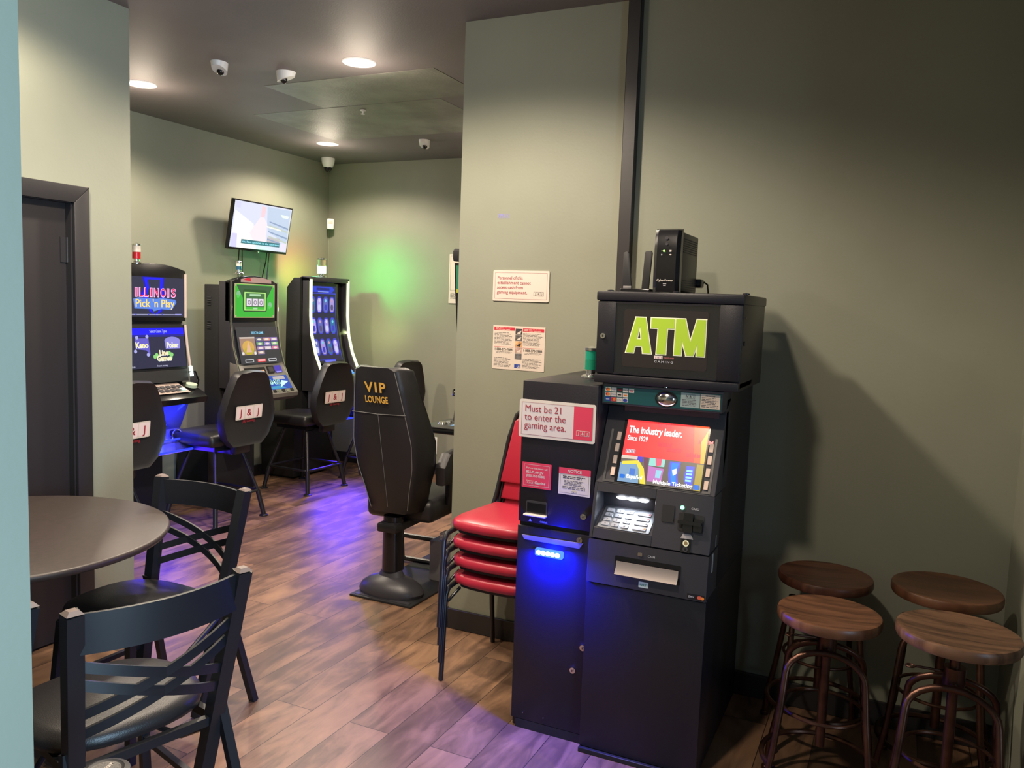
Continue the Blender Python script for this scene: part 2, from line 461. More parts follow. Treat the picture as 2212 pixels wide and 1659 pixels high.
# ------------------------------------------------------------------ ceiling fittings
proto = None
CLAB = {0: 'glowing recessed ceiling light nearest the wall edge, over the left slot machine', 1: 'largest glowing recessed ceiling light, nearest to the camera',
        2: 'small glowing recessed ceiling light in front of the white corner camera', 3: 'recessed ceiling light above the front of the room, out of frame',
        4: 'recessed ceiling light above the round table, out of frame', 5: 'recessed ceiling light above the cash machine, out of frame', 6: 'recessed ceiling light hidden behind the wall with the signs'}
lampglow = emit((1, .90, .76), 9)
for i, (x, y, p) in enumerate(CANS):
    if proto is None:
        t = thing('recessed_light', CLAB[i], 'ceiling light', (x, y, CEIL), 0, 'recessed ceiling lights')
        b = MB(); b.lathe([(.074, -.001), (.074, -.006), (.090, -.006), (.094, -.001), (.094, 0)], WHITEP, 32); b.build('trim_ring', t)
        b = MB(); b.lathe([(.0735, -.001), (.0735, -.0045), (.05, -.006), (.001, -.0065)], lampglow, 32); b.build('lens', t)
        proto = t
    else:
        t = copy_tree(proto); t.location = (x, y, CEIL); t['label'] = CLAB[i]
proto = None
for i, (x, y, rz, lab) in enumerate([(3.548, 3.555, .3, 'white wedge shaped dome camera on the ceiling, nearest the left light'),
                              (3.818, 3.311, 2.2, 'white wedge shaped dome camera on the ceiling between two others'),
                              (5.752, 3.561, .2, 'white wedge shaped dome camera on the ceiling, farthest from the camera')]):
    if proto is None:
        t = thing('dome_camera', lab, 'camera', (x, y, CEIL), rz, 'wedge shaped ceiling cameras')
        b = MB()
        n = 24; top = [(.056*math.cos(2*PI*k/n), .045*math.sin(2*PI*k/n), 0) for k in range(n)]
        bot = [(.050*math.cos(2*PI*k/n), .040*math.sin(2*PI*k/n), -.042 - .018*math.cos(2*PI*k/n)) for k in range(n)]
        b.mesh(top+bot, [tuple(range(n)), tuple(range(2*n-1, n-1, -1))]+[(k, (k+1) % n, (k+1) % n+n, k+n) for k in range(n)], WHITEP)
        b.build('housing', t)
        b = MB(); b.lathe([(.001, -.068), (.012, -.064), (.019, -.054), (.020, -.044), (.020, -.03)], BLK, 20, (.012, 0, 0)); b.build('dome', t)
        proto = t
    else:
        t = copy_tree(proto); t.location = (x, y, CEIL); t.rotation_euler.z = rz; t['label'] = lab
t = thing('turret_camera', 'white turret camera with dark eyeball hanging in the ceiling corner', 'camera', (6.237, 4.901, CEIL))
b = MB(); b.lathe([(.062, 0), (.062, -.012), (.056, -.05), (.045, -.075), (.030, -.09)], WHITEP, 28); b.build('housing', t)
b = MB(); b.lathe([(.001, -.125), (.018, -.121), (.032, -.108), (.038, -.09), (.034, -.07)], BLK, 24); b.T = Matrix.Translation((-.012, -.02, -.085)); b.lathe([(.001, -.02), (.008, -.018), (.01, -.01)], CHROME, 12); b.build('eyeball', t)
t = thing('sprinkler', 'tiny white sprinkler head on the patched ceiling', 'sprinkler', (4.72, 3.42, CEIL-.004))
b = MB(); b.lathe([(.02, 0), (.02, -.006), (.008, -.01), (.006, -.025), (.014, -.027), (.014, -.030)], WHITEP, 14); b.build('body', t)
# motion sensor across the corner, with its wire
t = thing('motion_sensor', 'small white motion sensor in the corner above the farthest slot machine', 'sensor', (6.44, 5.025, 2.27), -PI/4)
b = MB(); b.box(-.032, .032, -.02, .02, 0, .10, WHITEP, .008); b.prism([(-.03, .02), (.03, .02), (.0, .118), (-.004, .118)], 'xy', .02, .08, WHITEP); b.build('case', t)
b = MB(); b.box(-.02, .02, -.023, -.018, .05, .085, SIGNW, .002); b.build('window', t)
o = MB().tube([(6.515, 5.10, 2.27), (6.52, 5.105, 2.0), (6.515, 5.10, 1.7), (6.52, 5.105, 1.2)], .0018, mat('painted_wire', (.34, .36, .28), .5), 6).build('sensor_wire')
tag(o, 'thin pale wire running down the room corner below the motion sensor', 'wire')

# ------------------------------------------------------------------ television
def tv():
    t = thing('television', 'wall television showing a bright washed out picture with a caption bar', 'television', (5.415, 4.945, 2.18))
    a = .18; R = Matrix.Rotation(a, 4, 'X'); W, H = .352, .205
    b = MB(); b.T = R
    b.box(-W, W, .0, .035, -H, H, BLK, .004)
    b.box(-W*.55, W*.55, .034, .06, -H*.7, H*.6, BLK, .01)
    b.build('casing', t)
    b = MB(); b.T = R; M = panel((0, 0, 0))
    w0, w1, h0, h1 = -W+.011, W-.011, -H+.020, H-.011
    b.rect(M, w0, w1, h0, h1, .0008, E(222, 226, 246, 1.15))
    def q(pts, col, k, wv=.0012): b.poly(M, [(w0+(w1-w0)*p[0], h0+(h1-h0)*p[1]) for p in pts], wv, E(*col, k*.78))
    q([(.02, 0), (.45, 0), (.35, .55), (.02, .8)], (255, 255, 245), 1.5)
    q([(.02, 0), (.12, 0), (.10, .30), (.02, .30)], (215, 210, 250), 1.5, .0014)
    q([(.10, .85), (.10, .98), (.02, .98), (.02, .85)], (215, 215, 250), 1.5, .0014)
    q([(.30, .35), (.42, .1), (.60, .15), (.58, .60), (.50, .75), (.46, .74)], (250, 232, 240), 1.5, .0016)
    q([(.46, .72), (.52, .72), (.53, .95), (.45, .97)], (255, 215, 225), 1.4, .0018)
    q([(.55, .97), (.98, .97), (.98, .2), (.62, .42), (.58, .62)], (205, 220, 245), 1.35, .0013)
    for i, v in enumerate((.66, .58, .44, .34, .27)): q([(.62, v), (.98, v-.10), (.98, v-.14), (.62, v-.025)], (165+i % 2*60, 185+i % 2*50, 225), 1.1, .0016)
    q([(.58, .55), (.85, .50), (.85, .47), (.58, .52)], (255, 255, 230), 1.6, .0019)
    q([(.80, .85), (.97, .83), (.94, .77), (.84, .78)], (235, 255, 240), 1.5, .0019)
    q([(.62, .12), (.85, .12), (.85, .30), (.62, .30)], (215, 205, 215), 1.2, .0015)
    q([(.87, .02), (.98, .02), (.98, .2), (.87, .2)], (235, 225, 250), 1.5, .0019)
    q([(.18, .10), (.86, .10), (.86, .19), (.18, .19)], (60, 130, 150), 1, .0022)
    b.text(M, 'you have to move to the next level', w0+.52*(w1-w0), h0+.125*(h1-h0), .026, .0026, E(150, 225, 245, 1.4), .01, 'c', width=.66*(w1-w0))
    b.build('screen', t)
    b = MB(); b.T = R; b.box(-.012, .012, -.003, .01, -H-.006, -H+.004, CHROME, .002); b.build('badge', t)
    b = MB(); b.box(-.10, .10, .155, .17, -.10, .10, BLKMETAL); b.box(-.02, .02, .05, .16, -.03, .03, BLKMETAL); b.box(-.08, .08, .05, .066, -.09, .09, BLKMETAL); b.build('wall_bracket', t)
    light('screen_light', 'AREA', (0, -.03, 0), (0, -1, -.18), 2.2, (.85, .9, 1), t, shape='RECTANGLE', size=.66, size_y=.36)
tv()
for pts, lab in (([(5.20, 4.99, 1.98), (5.29, 5.085, 1.88), (5.295, 5.09, 1.5), (5.29, 5.10, 1.0)], 'black cable hanging from the left end of the television'),
            ([(5.235, 4.99, 1.98), (5.335, 5.085, 1.88), (5.34, 5.09, 1.5), (5.35, 5.10, 1.0)], 'second black cable from the left end of the television'),
            ([(5.53, 4.99, 1.98), (5.615, 5.08, 1.90), (5.58, 5.09, 1.76), (5.54, 5.09, 1.66), (5.50, 5.10, 1.0)], 'black cable slanting down from the right of the television'),
            ([(5.56, 4.99, 1.98), (5.648, 5.08, 1.90), (5.642, 5.09, 1.75), (5.62, 5.09, 1.6), (5.62, 5.10, 1.0)], 'black cable hanging nearly straight from the right of the television')):
    tag(MB().tube(pts, .0045, BLK, 6).build('cable'), lab, 'cable', 'television cables')

# ------------------------------------------------------------------ tower lamps
def tower_lamp(loc, label, low, high, mid=None, rad=.028, h=.115):
    t = thing('tower_lamp', label, 'signal lamp', loc, 0, 'tower lamps on the machines')
    b = MB(); b.lathe([(.040, 0), (.040, .006), (.030, .012), (.018, .016), (.018, .030), (rad, .032)], CHROME, 20); b.build('base', t)
    b = MB(); b.lathe([(rad, .032), (rad, .032+h*.5)], low, 20); b.build('lower_lens', t)
    b = MB(); b.lathe([(rad, .033+h*.5), (rad, .032+h)], high, 20); b.build('upper_lens', t)
    b = MB(); b.lathe([(rad+.003, .032+h), (rad+.003, .042+h), (rad*.6, .046+h), (.006, .05+h)], CHROME, 20); b.build('cap', t)
    return t
tower_lamp((3.795, 4.52, 1.785), 'signal lamp with red lower and white upper lens on the left slot machine', mat('red_lens', (.45, .01, .02), .2), mat('white_lens', (.75, .66, .58), .3), rad=.026, h=.085)
tower_lamp((4.74, 4.55, 1.765), 'small signal lamp with blue band on the middle slot machine', mat('blue_lens', (.02, .09, .16), .2), mat('clear_lens', (.60, .58, .55), .15), rad=.020, h=.05)
GT = tower_lamp((5.81, 4.62, 1.79), 'brightly lit green signal lamp on the farthest slot machine', emit((.55, 1, .80), 12), CLEAR, rad=.036, h=.12)
light('green_beam', 'SPOT', (.055, -.03, .075), (.72, -.34, .04), 15, (.02, 1, .16), GT, spot_size=1.35, spot_blend=1, shadow_soft_size=.01)
light('green_beam', 'SPOT', (.06, -.0, .075), (.72, -.05, .04), 14, (.04, 1, .15), GT, spot_size=1.5, spot_blend=1, shadow_soft_size=.01)
light('amber_beam', 'SPOT', (-.0, .055, .085), (.22, .49, .12), 13, (1, .20, .03), GT, spot_size=1.35, spot_blend=1, shadow_soft_size=.01)
light('lime_beam', 'SPOT', (.0, .055, .08), (.25, .49, -.06), 9, (.25, 1, .04), GT, spot_size=1.3, spot_blend=1, shadow_soft_size=.01)

light('green_glow', 'POINT', (.0, .07, .08), (0, 0, 0), 2.2, (.04, 1, .18), GT, shadow_soft_size=.03)

# ------------------------------------------------------------------ slot machines
BLUELED = emit((.01, .02, 1), 3.0)
def prof_prism(b, pts, x0, x1, m, bev=.004):
    b.prism(pts, 'yz', x0, x1, m, bev)
def arc_top(hw, z0, z1, n=12):
    return [(-hw+2*hw*i/n, z0+(z1-z0)*(1-(2*i/n-1)**2)) for i in range(n, -1, -1)]

def machine_base(t, hw, y0, m=MATBLK):
    b = MB(); b.box(-hw, hw, y0, .55, .02, .50, m, .006); b.box(-hw+.03, hw-.03, y0+.06, .53, 0, .03, m); b.build('stand', t)

# --- left machine (root at front plane y=4.51, x centre 3.91)
t = thing('slot_machine', 'slot machine lettered ILLINOIS Pick n Play with blue lit belly', 'slot machine', (3.91, 4.50, 0))
hw = .262
machine_base(t, hw, .22)
b = MB()
prof_prism(b, [(.06, .5), (.33, .5), (.33, 1.72), (.02, 1.76), (.02, 1.40), (.0, 1.385), (-.03, 1.06), (.06, .93)], -hw, hw, MATBLK)
b.build('cabinet', t)
b = MB(); b.prism([(-hw, 1.41)] + [(hw, 1.41)] + arc_top(hw, 1.755, 1.795), 'xz', -.01, .05, BLK, .004)
b.build('top_box', t)
def screen_ill(t):
    b = MB(); M = panel((0, -.0105, 1.442))
    W, H = .243, .262
    b.rect(M, -W, W, 0, H, 0, E(52, 54, 78))
    st = [(-.075, .262), (.06, .262), (.055, .20), (.068, .10), (.045, .035), (.01, .004), (-.03, .03), (-.055, .08), (-.085, .15), (-.06, .2)]
    b.poly(M, [(u*1.35, v) for u, v in st], .0004, E(25, 25, 190, 1.0)); b.poly(M, [(u*1.15, v*.96+.005) for u, v in st], .0008, E(20, 20, 255, 1.3)); b.poly(M, [(u*.75, v*.9+.01) for u, v in st], .0012, E(50, 54, 84))
    for ch, u, wd in zip('ILLINOIS', (-.147, -.108, -.067, -.029, .012, .068, .109, .154), (.0215, .036, .036, .0215, .040, .047, .0215, .040)):   # each letter with a pale outline
        b.text(M, ch, u, .131, .082, .0018, E(250, 190, 245, 1.3), .04, 'c', width=wd); b.text(M, ch, u, .134, .077, .0024, E(232, 40, 95, 1.2), .012, 'c', width=wd-.010)
    b.poly(M, [(-.17, .115), (-.13, .125), (.02, .118), (.04, .125), (.17, .115), (.18, .095), (.14, .045), (.05, .05), (-.01, .035), (-.02, .05), (-.16, .052)], .0015, E(95, 140, 235, 1.1))
    b.text(M, "Pick 'n Play", .005, .064, .072, .0024, E(255, 215, 110, 1.3), .012, 'c', width=.315)
    b.rect(M, -W, W-.07, .012, .0155, .0012, E(190, 190, 235)); b.rrect(M, W-.075, W-.02, .010, .018, .003, .0014, E(170, 170, 250))
    for u in (-.15, -.05, .06): b.disc(M, u, .0138, .005, .0016, E(90, 90, 230))
    b.build('upper_screen', t)
    M = panel((0, -.0335, 1.10), v=(0, .036, .27)); b = MB(); H = .268
    b.rect(M, -.245, .245, 0, H, .004, E(42, 44, 74)); b.rect(M, -.245, .245, H-.045, H, .0044, E(18, 18, 250, 1.2)); b.rect(M, -.245, .245, H-.06, H-.045, .0044, E(30, 30, 160))
    b.text(M, 'Select Game Type', .03, H-.032, .028, .005, E(180, 190, 255, 1.2), .008, 'c', width=.14)
    def badge(u, v, s, wd, c1, c2): 
        b.text(M, s, u, v, .05, .0056, E(*c1, 1.2), .05, 'c', width=wd); b.text(M, s, u, v+.001, .048, .0062, E(*c2, 1.2), .012, 'c', width=wd*.97)
    b.poly(M, [(-.16, .20), (-.055, .20), (-.05, .085), (-.08, .12), (-.16, .13)], .005, E(110, 100, 215))
    for u, v in ((-.145, .205), (-.065, .21), (-.165, .115), (-.068, .09)): b.disc(M, u, v, .012, .0054, E(185, 185, 250))
    badge(-.11, .138, 'Keno', .10, (255, 255, 255), (240, 225, 120))
    b.poly(M, [(.08, .125)]+[(.20, .125), (.205, .185)]+[(.14+.06*math.cos(a), .185+.022*math.sin(a)) for a in (.4, .9, 1.57, 2.2, 2.7)]+[(.075, .185)], .005, E(150, 145, 235))
    badge(.14, .133, 'Poker', .10, (230, 230, 255), (240, 235, 180))
    for k, (u, v) in enumerate(((-.015, .075), (.0, .085), (.125, .085), (.115, .065), (.105, .095))): b.disc(M, u, v, .014, .005, E(150, 225, 130))
    badge(.06, .082, 'Line', .075, (255, 255, 255), (245, 215, 130)); badge(.06, .045, 'Games', .12, (255, 255, 255), (245, 225, 140))
    b.text(M, 'Insert money', .04, .008, .016, .005, E(220, 220, 250), .01, 'c'); b.text(M, '$0.00', -.21, .008, .014, .005, E(220, 220, 250), .01)
    b.build('lower_screen', t)
screen_ill(t)
for s in (-1, 1):
    b = MB(); b.tube([(s*.256, -.014, 1.755-.02), (s*.256, -.014, 1.58), (s*.256, -.014, 1.435)], .0085, mat('pale_light_strip', (.62, .50, .46), .35), 8)
    b.build('light_strip', t)
    b = MB(); b.tube([(s*.258, -.008, 1.385), (s*.262, -.022, 1.25), (s*.27, -.045, 1.08)], .009, MC['pale_light_strip'], 8)
    b.tube([(s*.27, -.046, 1.10), (s*.272, -.058, 1.03)], .012, emit((.75, 1, .92), 2.2), 8); b.build('light_strip', t)
b = MB(); prof_prism(b, [(-.04, 1.08), (.05, 1.08), (.06, .99), (-.055, 1.0)], -.25, .25, MATBLK, .006); b.build('bezel', t)
b = MB(); b.tube([(.25, -.05, 1.06), (.30, -.06, 1.06), (.325, -.065, 1.0), (.32, -.06, .955), (.26, -.05, .95)], .006, BLK, 8); b.box(.262, .318, -.062, -.05, .955, 1.055, BODY2, .004); b.build('side_speaker', t)
b = MB(); prof_prism(b, [(-.03, .985), (.1, .985), (.1, .88), (-.19, .86), (-.20, .90), (-.16, .93)], -.285, .285, BLK, .012); b.build('deck', t)
b = MB(); prof_prism(b, [(-.03, .992), (-.034, .992), (-.165, .937), (-.160, .937)], -.10, .16, mat('key_plate', (.42, .33, .29), .4), 0)
M = panel((0, -.10, .9685), v=(0, .133, .055))
for r in range(2):
    for c in range(5): b.rect(M, -.075+c*.045, -.075+c*.045+.036, -.055+r*.045, -.055+r*.045+.033, .0035, BODY2 if not (r == 0 and c == 4) else emit((.5, 1, .8), 1.4))
b.build('button_panel', t)
b = MB(); b.disc(M, -.12, .05, .017, .006, emit((1, .05, .04), 1.6)); b.build('service_button', t)
b = MB(); b.cyl((.225, -.10, .962), (.225, -.105, .982), .038, mat('pale_green_button', (.45, .55, .40), .4), 20); b.build('play_button', t)
b = MB(); M = panel((0, -.025, .985)); b.rect(M, -.04, .08, -.03, -.003, .012, STEEL); b.rect(M, -.02, .06, -.024, -.010, .013, BLK); b.build('ticket_slot', t)
b = MB()
prof_prism(b, [(.04, .87), (-.06, .86), (.0, .72), (.03, .66), (-.03, .58), (-.09, .52), (.06, .50)], -.25, .25, mat('blue_lit_chrome', (.16, .16, .24), .22, .7), .006)
b.build('belly_panel', t)
b = MB(); b.tube([(-.24, -.065, .855), (.24, -.065, .855)], .008, BLUELED, 8); b.tube([(.20, -.06, .84), (.14, .005, .76), (.10, .02, .68), (-.05, .02, .665)], .008, BLUELED, 8); b.tube([(-.24, -.05, .60), (.22, -.05, .60)], .006, BLUELED, 8); b.tube([(-.24, -.095, .525), (.24, -.095, .525)], .008, BLUELED, 8); b.build('blue_led', t)
b = MB(); b.tube(arc((.17, .62), .040, 0, 2*PI, 20, 'xz', -.025)[:-1], .005, CHROME, 8, True); b.cyl((.17, -.02, .62), (.17, .02, .62), .035, BLK, 20); b.build('speaker', t)
light('blue_light', 'AREA', (0, -.15, .80), (0, .05, .62), 7, (.02, .03, 1), t, shape='RECTANGLE', size=.45, size_y=.1, spread=2.6)
light('blue_floor_light', 'AREA', (0, -.06, .49), (0, -.5, 0), 4.5, (.06, .02, 1), t, shape='RECTANGLE', size=.45, size_y=.08)

# --- middle machine
t = thing('slot_machine', 'slot machine with green upper screen and tiled game menu below', 'slot machine', (4.86, 4.51, 0))
hw = .25
machine_base(t, hw, .22)
b = MB()
b.box(-hw+.01, hw-.01, .11, .27, .5, 1.68, mat('textured_black_panel', (.014, .014, .016), .6, bump=.3), .006)
for z0 in (1.58, 1.40):
    for i in range(4): b.cyl((-hw+.008, .20, z0-i*.018), (-hw+.008, .235, z0-i*.018), .004, BODY2, 6)
prof_prism(b, [(.11, .9), (.11, 1.705), (.01, 1.70), (.01, 1.40), (-.02, 1.20), (-.09, 1.02), (-.05, .9)], -hw, hw, BODY2)
b.box(-.16, .16, .0, .14, .5, .90, BLK, .01)
b.build('cabinet', t)
b = MB(); b.prism([(-hw, 1.41), (hw, 1.41)] + arc_top(hw, 1.705, 1.755), 'xz', -.008, .05, BLK, .003)
M = panel((0, -.0085, 1.7))
b.poly(M, [(-.15, .004), (.18, .004), (.18, .028), (.10, .043), (0, .046), (-.08, .040), (-.15, .026)], .0004, mat('sign_pale_pink', (.42, .30, .30), .35)); b.poly(M, [(-.13, .022), (-.08, .038), (-.05, .038), (-.04, .012)], .0009, SRED)
b.build('top_box', t)
def side_strips(t, pts_y, hw, m, r=.006):
    for s in (-1, 1): MB().tube([(s*hw, y, z) for y, z in pts_y], r, m, 8).build('edge_strip', t)
side_strips(t, [(-.012, 1.715), (-.012, 1.42), (-.012, 1.39), (-.035, 1.22), (-.085, 1.06), (-.13, .96), (-.20, .88)], .25, CHROME, .007)
b = MB(); M = panel((0, -.0095, 1.436)); W, H = .216, .258
b.rect(M, -W, W, 0, H, 0, E(30, 34, 30)); b.rrect(M, -W+.004, W-.004, .004, H-.004, .03, .0004, E(60, 185, 60, 1.1))
b.poly(M, [(-W+.02, H-.012), (W-.02, H-.012), (.13, .15), (-.13, .15)], .0008, E(62, 100, 66)); b.frame(M, -W, W, 0, H, .006, .001, E(200, 200, 130))
for (u, v) in ((-W, 0), (W-.02, 0), (-W, H-.02), (W-.02, H-.02)): b.rect(M, u, u+.02, v, v+.02, .0012, E(190, 185, 140))
b.rrect(M, -.13, .13, .045, .215, .02, .0012, E(40, 90, 42)); b.rect(M, -.115, .115, .055, .195, .0016, E(190, 245, 140, 1.2)); b.rect(M, -.105, .105, .063, .187, .002, E(70, 120, 70))
b.rect(M, -.105, .105, .063, .082, .0024, E(70, 195, 60, 1.1)); b.rrect(M, -.06, .06, .165, .182, .006, .0024, E(180, 225, 180)); b.rrect(M, -.025, .025, .066, .078, .004, .0028, E(190, 230, 190))
for c in (-.064, 0, .064):
    b.rect(M, c-.028, c+.028, .090, .145, .0024, E(228, 215, 232, 1.2)); b.disc(M, c, .116, .017, .0028, E(120, 110, 130)); b.disc(M, c, .117, .011, .0032, E(228, 215, 232, 1.1))
for u, v in ((-.175, .18), (.165, .10)): b.disc(M, u, v, .022, .0014, E(140, 200, 150)); b.disc(M, u-.005, v-.018, .014, .0018, E(90, 215, 90))
b.build('upper_screen', t)
M = panel((0, -.0095, 1.095), v=(0, .085, .27)); M = panel((0, -.077, 1.085), v=(0, .065, .28)); b = MB(); H = .285
b.rect(M, -.222, .222, 0, H, .010, E(58, 58, 64)); b.text(M, 'SELECT A GAME', 0, H-.055, .028, .011, E(130, 205, 240, 1.3), .02, 'c', width=.13)
b.rect(M, -.20, -.04, .07, .20, .0105, E(175, 140, 120)); b.disc(M, -.12, .13, .062, .011, E(225, 180, 90), ry=.05); b.disc(M, -.12, .10, .05, .0115, E(200, 185, 50), ry=.03); b.poly(M, [(-.15, .09), (-.09, .09), (-.115, .18)], .012, E(240, 190, 165))
b.rect(M, -.20, -.04, .196, .208, .0115, E(215, 200, 190)); b.disc(M, -.185, .082, .012, .0125, E(240, 240, 240)); b.disc(M, -.058, .082, .012, .0125, E(240, 240, 240))
cols = [(110, 110, 120), (240, 160, 125), (205, 160, 215), (100, 165, 100), (150, 130, 205), (140, 205, 110), (190, 140, 180), (225, 200, 215), (220, 120, 150), (190, 150, 130)]
k = 0
for r in range(4):
    for c in range(3):
        if k < 10 and (r < 3 or c == 0):
            u, v = -.03+c*.082, .172-r*.034
            b.rect(M, u, u+.078, v, v+.031, .0105, E(100, 95, 160)); b.rect(M, u+.004, u+.074, v+.004, v+.027, .011, E(*cols[k], 1.1)); b.disc(M, u+.039, v+.015, .022, .0115, E(245, 235, 225), ry=.008); k += 1
for u, c in ((-.13, (215, 215, 220)), (0, (235, 60, 65)), (.12, (215, 215, 220))): b.rrect(M, u-.045, u+.045, .012, .036, .004, .0105, E(*c)); b.rrect(M, u-.038, u+.038, .017, .031, .003, .011, E(60, 60, 66) if c[1] > 100 else E(255, 190, 190))
b.build('lower_screen', t)
b = MB(); prof_prism(b, [(-.072, 1.085), (-.0, 1.10), (.0, .80), (-.17, .80), (-.225, .83), (-.23, .86), (-.17, .93), (-.11, 1.01)], -.255, .255, mat('grey_satin_plastic', (.15, .14, .13), .35), .006); b.build('deck', t)
M = panel((0, -.112, 1.008), v=(0, .04, .077)); b = MB(); b.rect(M, -.20, .02, .004, .055, .003, BLK)
b.disc(M, -.14, .022, .038, .005, emit((1, 1, 1), 2.2), ry=.014); b.rect(M, -.085, 0, .01, .03, .005, emit((1, .22, .02), 2)); b.rect(M, -.085, 0, .015, .019, .006, emit((1, .75, .3), 2.5)); b.build('bill_reader', t)
b = MB(); b.rrect(M, .04, .11, .0, .06, .006, .008, BLK, .008); b.rrect(M, .05, .10, .01, .05, .004, .009, BODY2); b.build('card_reader', t)
b = MB(); b.rrect(M, .12, .20, .0, .06, .006, .004, E(70, 50, 190)); b.rect(M, .13, .19, .0, .012, .005, E(150, 140, 240, 1.2)); b.build('side_display', t)
M = panel((0, -.175, .925), v=(0, .06, .085)); b = MB()
b.rect(M, -.22, .215, -.045, .075, .004, E(25, 80, 190, 1.0)); b.rect(M, .05, .18, .04, .068, .005, E(200, 190, 190)); b.text(M, 'BMS', .03, .0, .06, .0055, E(190, 250, 245, 1.3), .04, 'c', width=.16); b.text(M, 'BMS', .03, .0, .06, .006, E(30, 60, 90), .0, 'c', width=.15)
b.poly(M, [(.09, -.03), (.20, .015), (.13, .03)], .0065, E(200, 240, 250, 1.3)); b.poly(M, [(-.2, -.04), (.15, -.04), (.1, -.015), (-.2, -.02)], .0052, E(60, 160, 210)); b.build('touch_panel', t)
M = panel((0, -.214, .878), v=(0, .05, .06)); b = MB()
for i in range(9): b.rect(M, -.21+i*.048, -.175+i*.048, -.012, .012, .004, CHROME if i % 2 else BLK)
b.build('button_row', t)
light('panel_light', 'AREA', (0, -.2, 1.25), (0, -1.2, .9), .9, (.75, .85, 1), t, shape='RECTANGLE', size=.4, size_y=.5)

# --- far machine with the curved lit frame
t = thing('slot_machine', 'tall slot machine with curved blue display edged in glowing lime strips', 'slot machine', (5.87, 4.55, 0))
hw = .272
machine_base(t, hw, .18)
b = MB()
b.prism([(.11, .5), (.29, .5), (.30, 1.0), (.29, 1.69), (.215, 1.775), (.10, 1.775)], 'yz', -hw+.015, hw-.015, mat('textured_black_panel', (0, 0, 0)), .006)
prof = [(.11, .80), (.11, 1.785), (.03, 1.775), (.03, 1.45), (.015, 1.28), (-.03, 1.12), (-.09, .99), (-.13, .93), (-.05, .80)]
b.prism(prof, 'yz', -hw, -hw+.035, BODY2, .003); b.prism(prof, 'yz', hw-.035, hw, BODY2, .003)
b.box(-hw, hw, .015, .12, 1.745, 1.788, BODY2, .006); b.box(-hw, hw, .10, .13, .8, 1.78, BLK)
b.build('cabinet', t)
LIMEG = emit((.82, .95, .42), 1.9)
for s in (-1, 1):
    MB().tube([(s*(hw-.012), y, z) for y, z in ((.022, 1.765), (.022, 1.45), (.006, 1.28), (-.038, 1.12), (-.098, .99), (-.135, .93))], .0125, LIMEG, 8).build('light_strip', t)
b = MB()
SP = [(.075, 1.735), (.078, 1.60), (.070, 1.45), (.052, 1.28), (.02, 1.14), (-.02, 1.03)]
def sp_at(s):   # point on the curved screen, s from 0 (top) to 1 (bottom)
    z = 1.735-.705*s
    return (.078-.098*max(0, (s-.22)/.78)**2, z)
def sq(u0, u1, s0, s1, lift, m, taper=0):
    n = max(2, int(round((s1-s0)*30)))
    for i in range(n):
        a, c = s0+(s1-s0)*i/n, s0+(s1-s0)*(i+1)/n; pa, pc = sp_at(a), sp_at(c)
        ta = taper if i == 0 else 0; tb = taper if i == n-1 else 0
        b.face([(u0+tb, pc[0]-lift, pc[1]), (u1-tb, pc[0]-lift, pc[1]), (u1-ta, pa[0]-lift, pa[1]), (u0+ta, pa[0]-lift, pa[1])], m)
sq(-.235, .235, 0, 1, 0, BLK)
sq(-.228, .158, .03, .97, .001, E(28, 26, 92)); sq(-.222, .152, .12, .955, .0015, E(60, 70, 235)); sq(-.216, .146, .13, .945, .002, E(34, 32, 70))
sq(-.20, .13, .04, .11, .002, E(40, 60, 225), .03); sq(-.12, .06, .055, .085, .0025, E(20, 25, 130)); sq(-.10, .05, .10, .108, .0028, E(150, 170, 250))
tint = [(60, 150, 215), (190, 170, 240), (130, 140, 245), (170, 150, 215)]
for r in range(3):
    for c in range(4):
        u0 = -.205+c*.088; s0 = .165+r*.262
        sq(u0, u0+.072, s0, s0+.205, .0025, E(62, 66, 225), .02); sq(u0+.008, u0+.064, s0+.02, s0+.19, .003, E(*[int(q*(.75+.25*((r+c) % 2))) for q in tint[(r+c) % 4]], 1.1), .012)
        sq(u0+.016, u0+.056, s0+.10, s0+.17, .0035, E(*[(90, 80, 130), (215, 220, 255), (60, 60, 200)][(r*2+c) % 3]), .006)
        sq(u0+.022, u0+.05, s0+.03, s0+.07, .0036, E(*[(215, 160, 190), (120, 220, 240), (225, 225, 255)][(r+c*2) % 3]), .01)
sq(-.21, -.12, .955, .985, .003, E(30, 30, 50)); sq(.06, .15, .945, .975, .003, E(30, 30, 50)); sq(-.10, .05, .955, .98, .003, E(110, 120, 245))
b.build('curved_screen', t)
b = MB(); prof_prism(b, [(-.02, 1.02), (.1, 1.02), (.1, .80), (-.18, .80), (-.22, .84), (-.14, .92)], -.26, .26, BLK, .01); b.build('deck', t)
M = panel((0, -.10, .955), v=(0, .08, .07)); b = MB(); b.rect(M, .02, .18, -.03, .05, .006, E(70, 150, 250, 1.5)); b.build('touch_panel', t)
b = MB(); prof_prism(b, [(.06, .80), (-.10, .80), (-.03, .66), (-.08, .52), (.06, .50)], -.24, .24, MC['blue_lit_chrome'], .006); b.build('belly_panel', t)
b = MB(); 
for z, y in ((.77, -.10), (.60, -.07), (.53, -.095)): b.tube([(-.22, y, z), (.22, y, z)], .011, BLUELED, 8)
b.build('blue_led', t)
light('blue_light', 'AREA', (0, -.2, .75), (0, .05, .6), 2.2, (.02, .03, 1), t, shape='RECTANGLE', size=.4, size_y=.1)
light('blue_floor_light', 'AREA', (.0, -.12, .49), (-.35, -.65, 0), 6, (.06, .02, 1), t, shape='RECTANGLE', size=.4, size_y=.08, spread=1.9)
